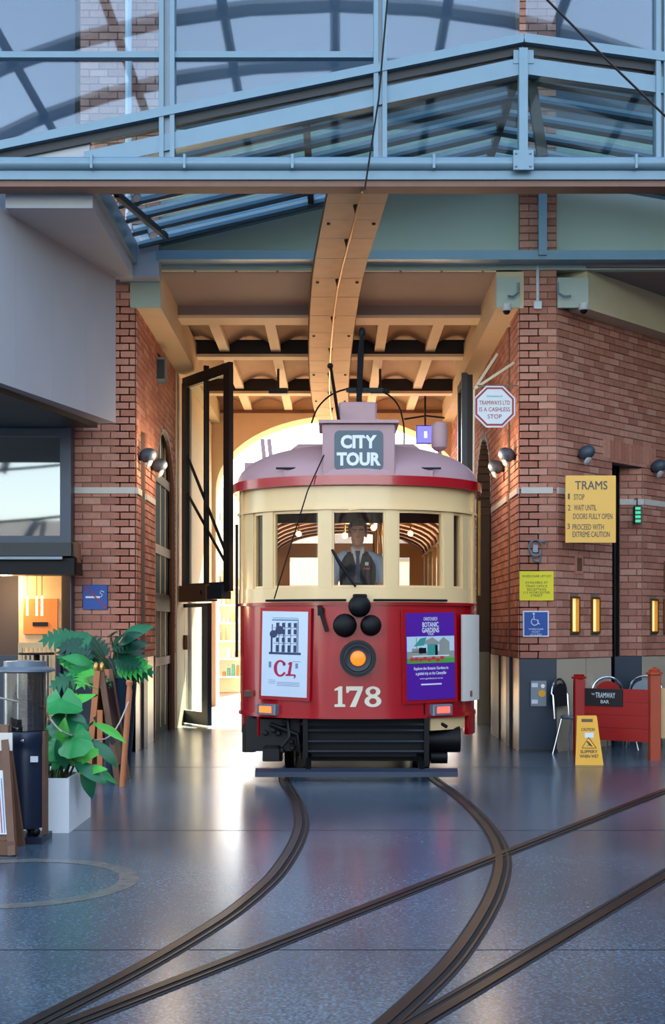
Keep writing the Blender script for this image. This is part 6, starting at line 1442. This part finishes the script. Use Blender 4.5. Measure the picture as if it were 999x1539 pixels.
MB().box(pb.x+0.07, pb.x+0.9, pb.y+0.0, pb.y+0.04, 0.25, 0.82).build('panel', 'wood_pale', b2); MB().box(pb.x+0.88, pb.x+0.98, pb.y-0.03, pb.y+0.07, 0, 0.98).build('post', 'barrier_post', b2)
def metal_chair(cx_, cy_, rot, label, m_back):
    t = thing('cafe_chair', label, 'chair', (cx_, cy_, 0), group='metal cafe chairs behind the barrier')
    M = Matrix.Translation((cx_, cy_, 0)) @ Matrix.Rotation(rot, 4, 'Z')
    MB().tube([(-0.2, 0.2, 0.42), (-0.2, 0.22, 0.7)] + [(-0.2*math.cos(math.pi*i/10), 0.24, 0.72+0.17*math.sin(math.pi*i/10)) for i in range(11)] + [(0.2, 0.22, 0.7), (0.2, 0.2, 0.42)], 0.016, 8).tf(M).build('back_hoop', 'chrome', t, smooth=True)
    MB().prism([(-0.17, 0.56)] + [(-0.17*math.cos(math.pi*i/10), 0.70+0.14*math.sin(math.pi*i/10)) for i in range(11)] + [(0.17, 0.56)], lambda u, v, q: (u, 0.215+q, v), 0, 0.015).tf(M).build('backrest', m_back, t)
    MB().lathe([(0.175, 0.42), (0.185, 0.435), (0.175, 0.455)], (0, 0.02, 0), 20).tf(M).build('seat', 'steel_grey', t, smooth=True)
    for x in (-1, 1):
        for y in (-1, 1): MB().tube([(x*0.14, y*0.14, 0.42), (x*0.21, y*0.22, 0.0)], 0.012, 8).tf(M).build('leg', 'chrome', t, smooth=True)
metal_chair(PX(924, 15.75), 15.75, 0.2, 'chrome hoop-back chair behind the middle of the red barrier', 'barrier_red')
metal_chair(2.895, 15.19, 0.95, 'dark-backed chair left of the red barrier', 'steel_dark')
metal_chair(PX(968, 16.1), 16.1, -0.3, 'striped metal chair behind the right barrier post', 'steel_grey')
# wet floor sign
wy_, wx0, wx1 = 13.92, PX(866, 13.92), PX(907, 13.92)
wf = thing('wet_floor_sign', 'yellow plastic slippery floor warning stand before the red barrier', 'floor sign', ((wx0+wx1)/2, wy_, 0))
wc = (wx0+wx1)/2; hS = 0.535
def wp(u, v, q): return (wc + u, wy_ + 0.13*v/hS - q, v)
MB().prism([(-0.165, 0), (0.145, 0), (0.095, hS), (-0.12, hS), ], lambda u, v, q: wp(u, v, q), 0, 0.012).build('front_panel', 'wet_yellow', wf)
MB().prism([(-0.165, 0), (0.145, 0), (0.095, hS), (-0.12, hS), ], lambda u, v, q: (wc+u+0.06*(1-v/hS), wy_ + 0.30 - 0.14*v/hS + q, v), 0, 0.012).build('back_panel', 'wet_yellow', wf)
for x in (-0.135, 0.115): MB().hexa([(wc+x-0.01, wy_+0.03, 0.1), (wc+x+0.02, wy_+0.03, 0.1), (wc+x+0.05, wy_+0.27, 0.1), (wc+x+0.03, wy_+0.27, 0.1), (wc+x*0.8-0.005, wy_+0.125, hS-0.02), (wc+x*0.8+0.01, wy_+0.125, hS-0.02), (wc+x*0.8+0.02, wy_+0.17, hS-0.02), (wc+x*0.8, wy_+0.17, hS-0.02)]).build('hinge_web', 'wet_yellow', wf)
MB().prism([(-0.075, 0.465), (0.05, 0.465), (0.05, 0.50), (-0.075, 0.50)], wp, 0.0121, 0.013).build('hand_slot', 'wood_brown', wf)
MB().prism([(-0.045, 0.295), (0.05, 0.295), (0.055, 0.35), (-0.045, 0.35)], wp, 0.0121, 0.014).build('white_sticker', 'sign_white', wf)
tri = [(-0.085, 0.185), (0.075, 0.185), (-0.005, 0.30)]
for a, b in zip(tri, tri[1:]+tri[:1]): MB().bar(wp(a[0], a[1], 0.0135), wp(b[0], b[1], 0.0135), 0.004, 0.012, up=(0, -1, 0.2)).build('triangle_edge', 'sign_black', wf)
MB().prism([(-0.03, 0.20), (0.0, 0.215), (0.02, 0.2), (0.035, 0.2), (0.005, 0.24), (-0.02, 0.26), (-0.03, 0.25), (-0.005, 0.225)], wp, 0.0121, 0.014).build('slipping_figure', 'sign_black', wf)
for st, z, h, w_ in (('CAUTION', 0.385, 0.032, 0.15), ('SLIPPERY', 0.145, 0.034, 0.19), ('WHEN WET', 0.095, 0.034, 0.21)):
    vs, fs = text_mesh(st, 0.02); x0 = min(p.x for p in vs); x1 = max(p.x for p in vs); y0 = min(p.y for p in vs); y1 = max(p.y for p in vs)
    link_mesh('lettering', [wp((p.x-(x0+x1)/2)*w_/(x1-x0)-0.008, z+(p.y-(y0+y1)/2)*h/(y1-y0), 0.0121+(p.z+0.02)*0.04) for p in vs], fs, 'sign_black', wf)
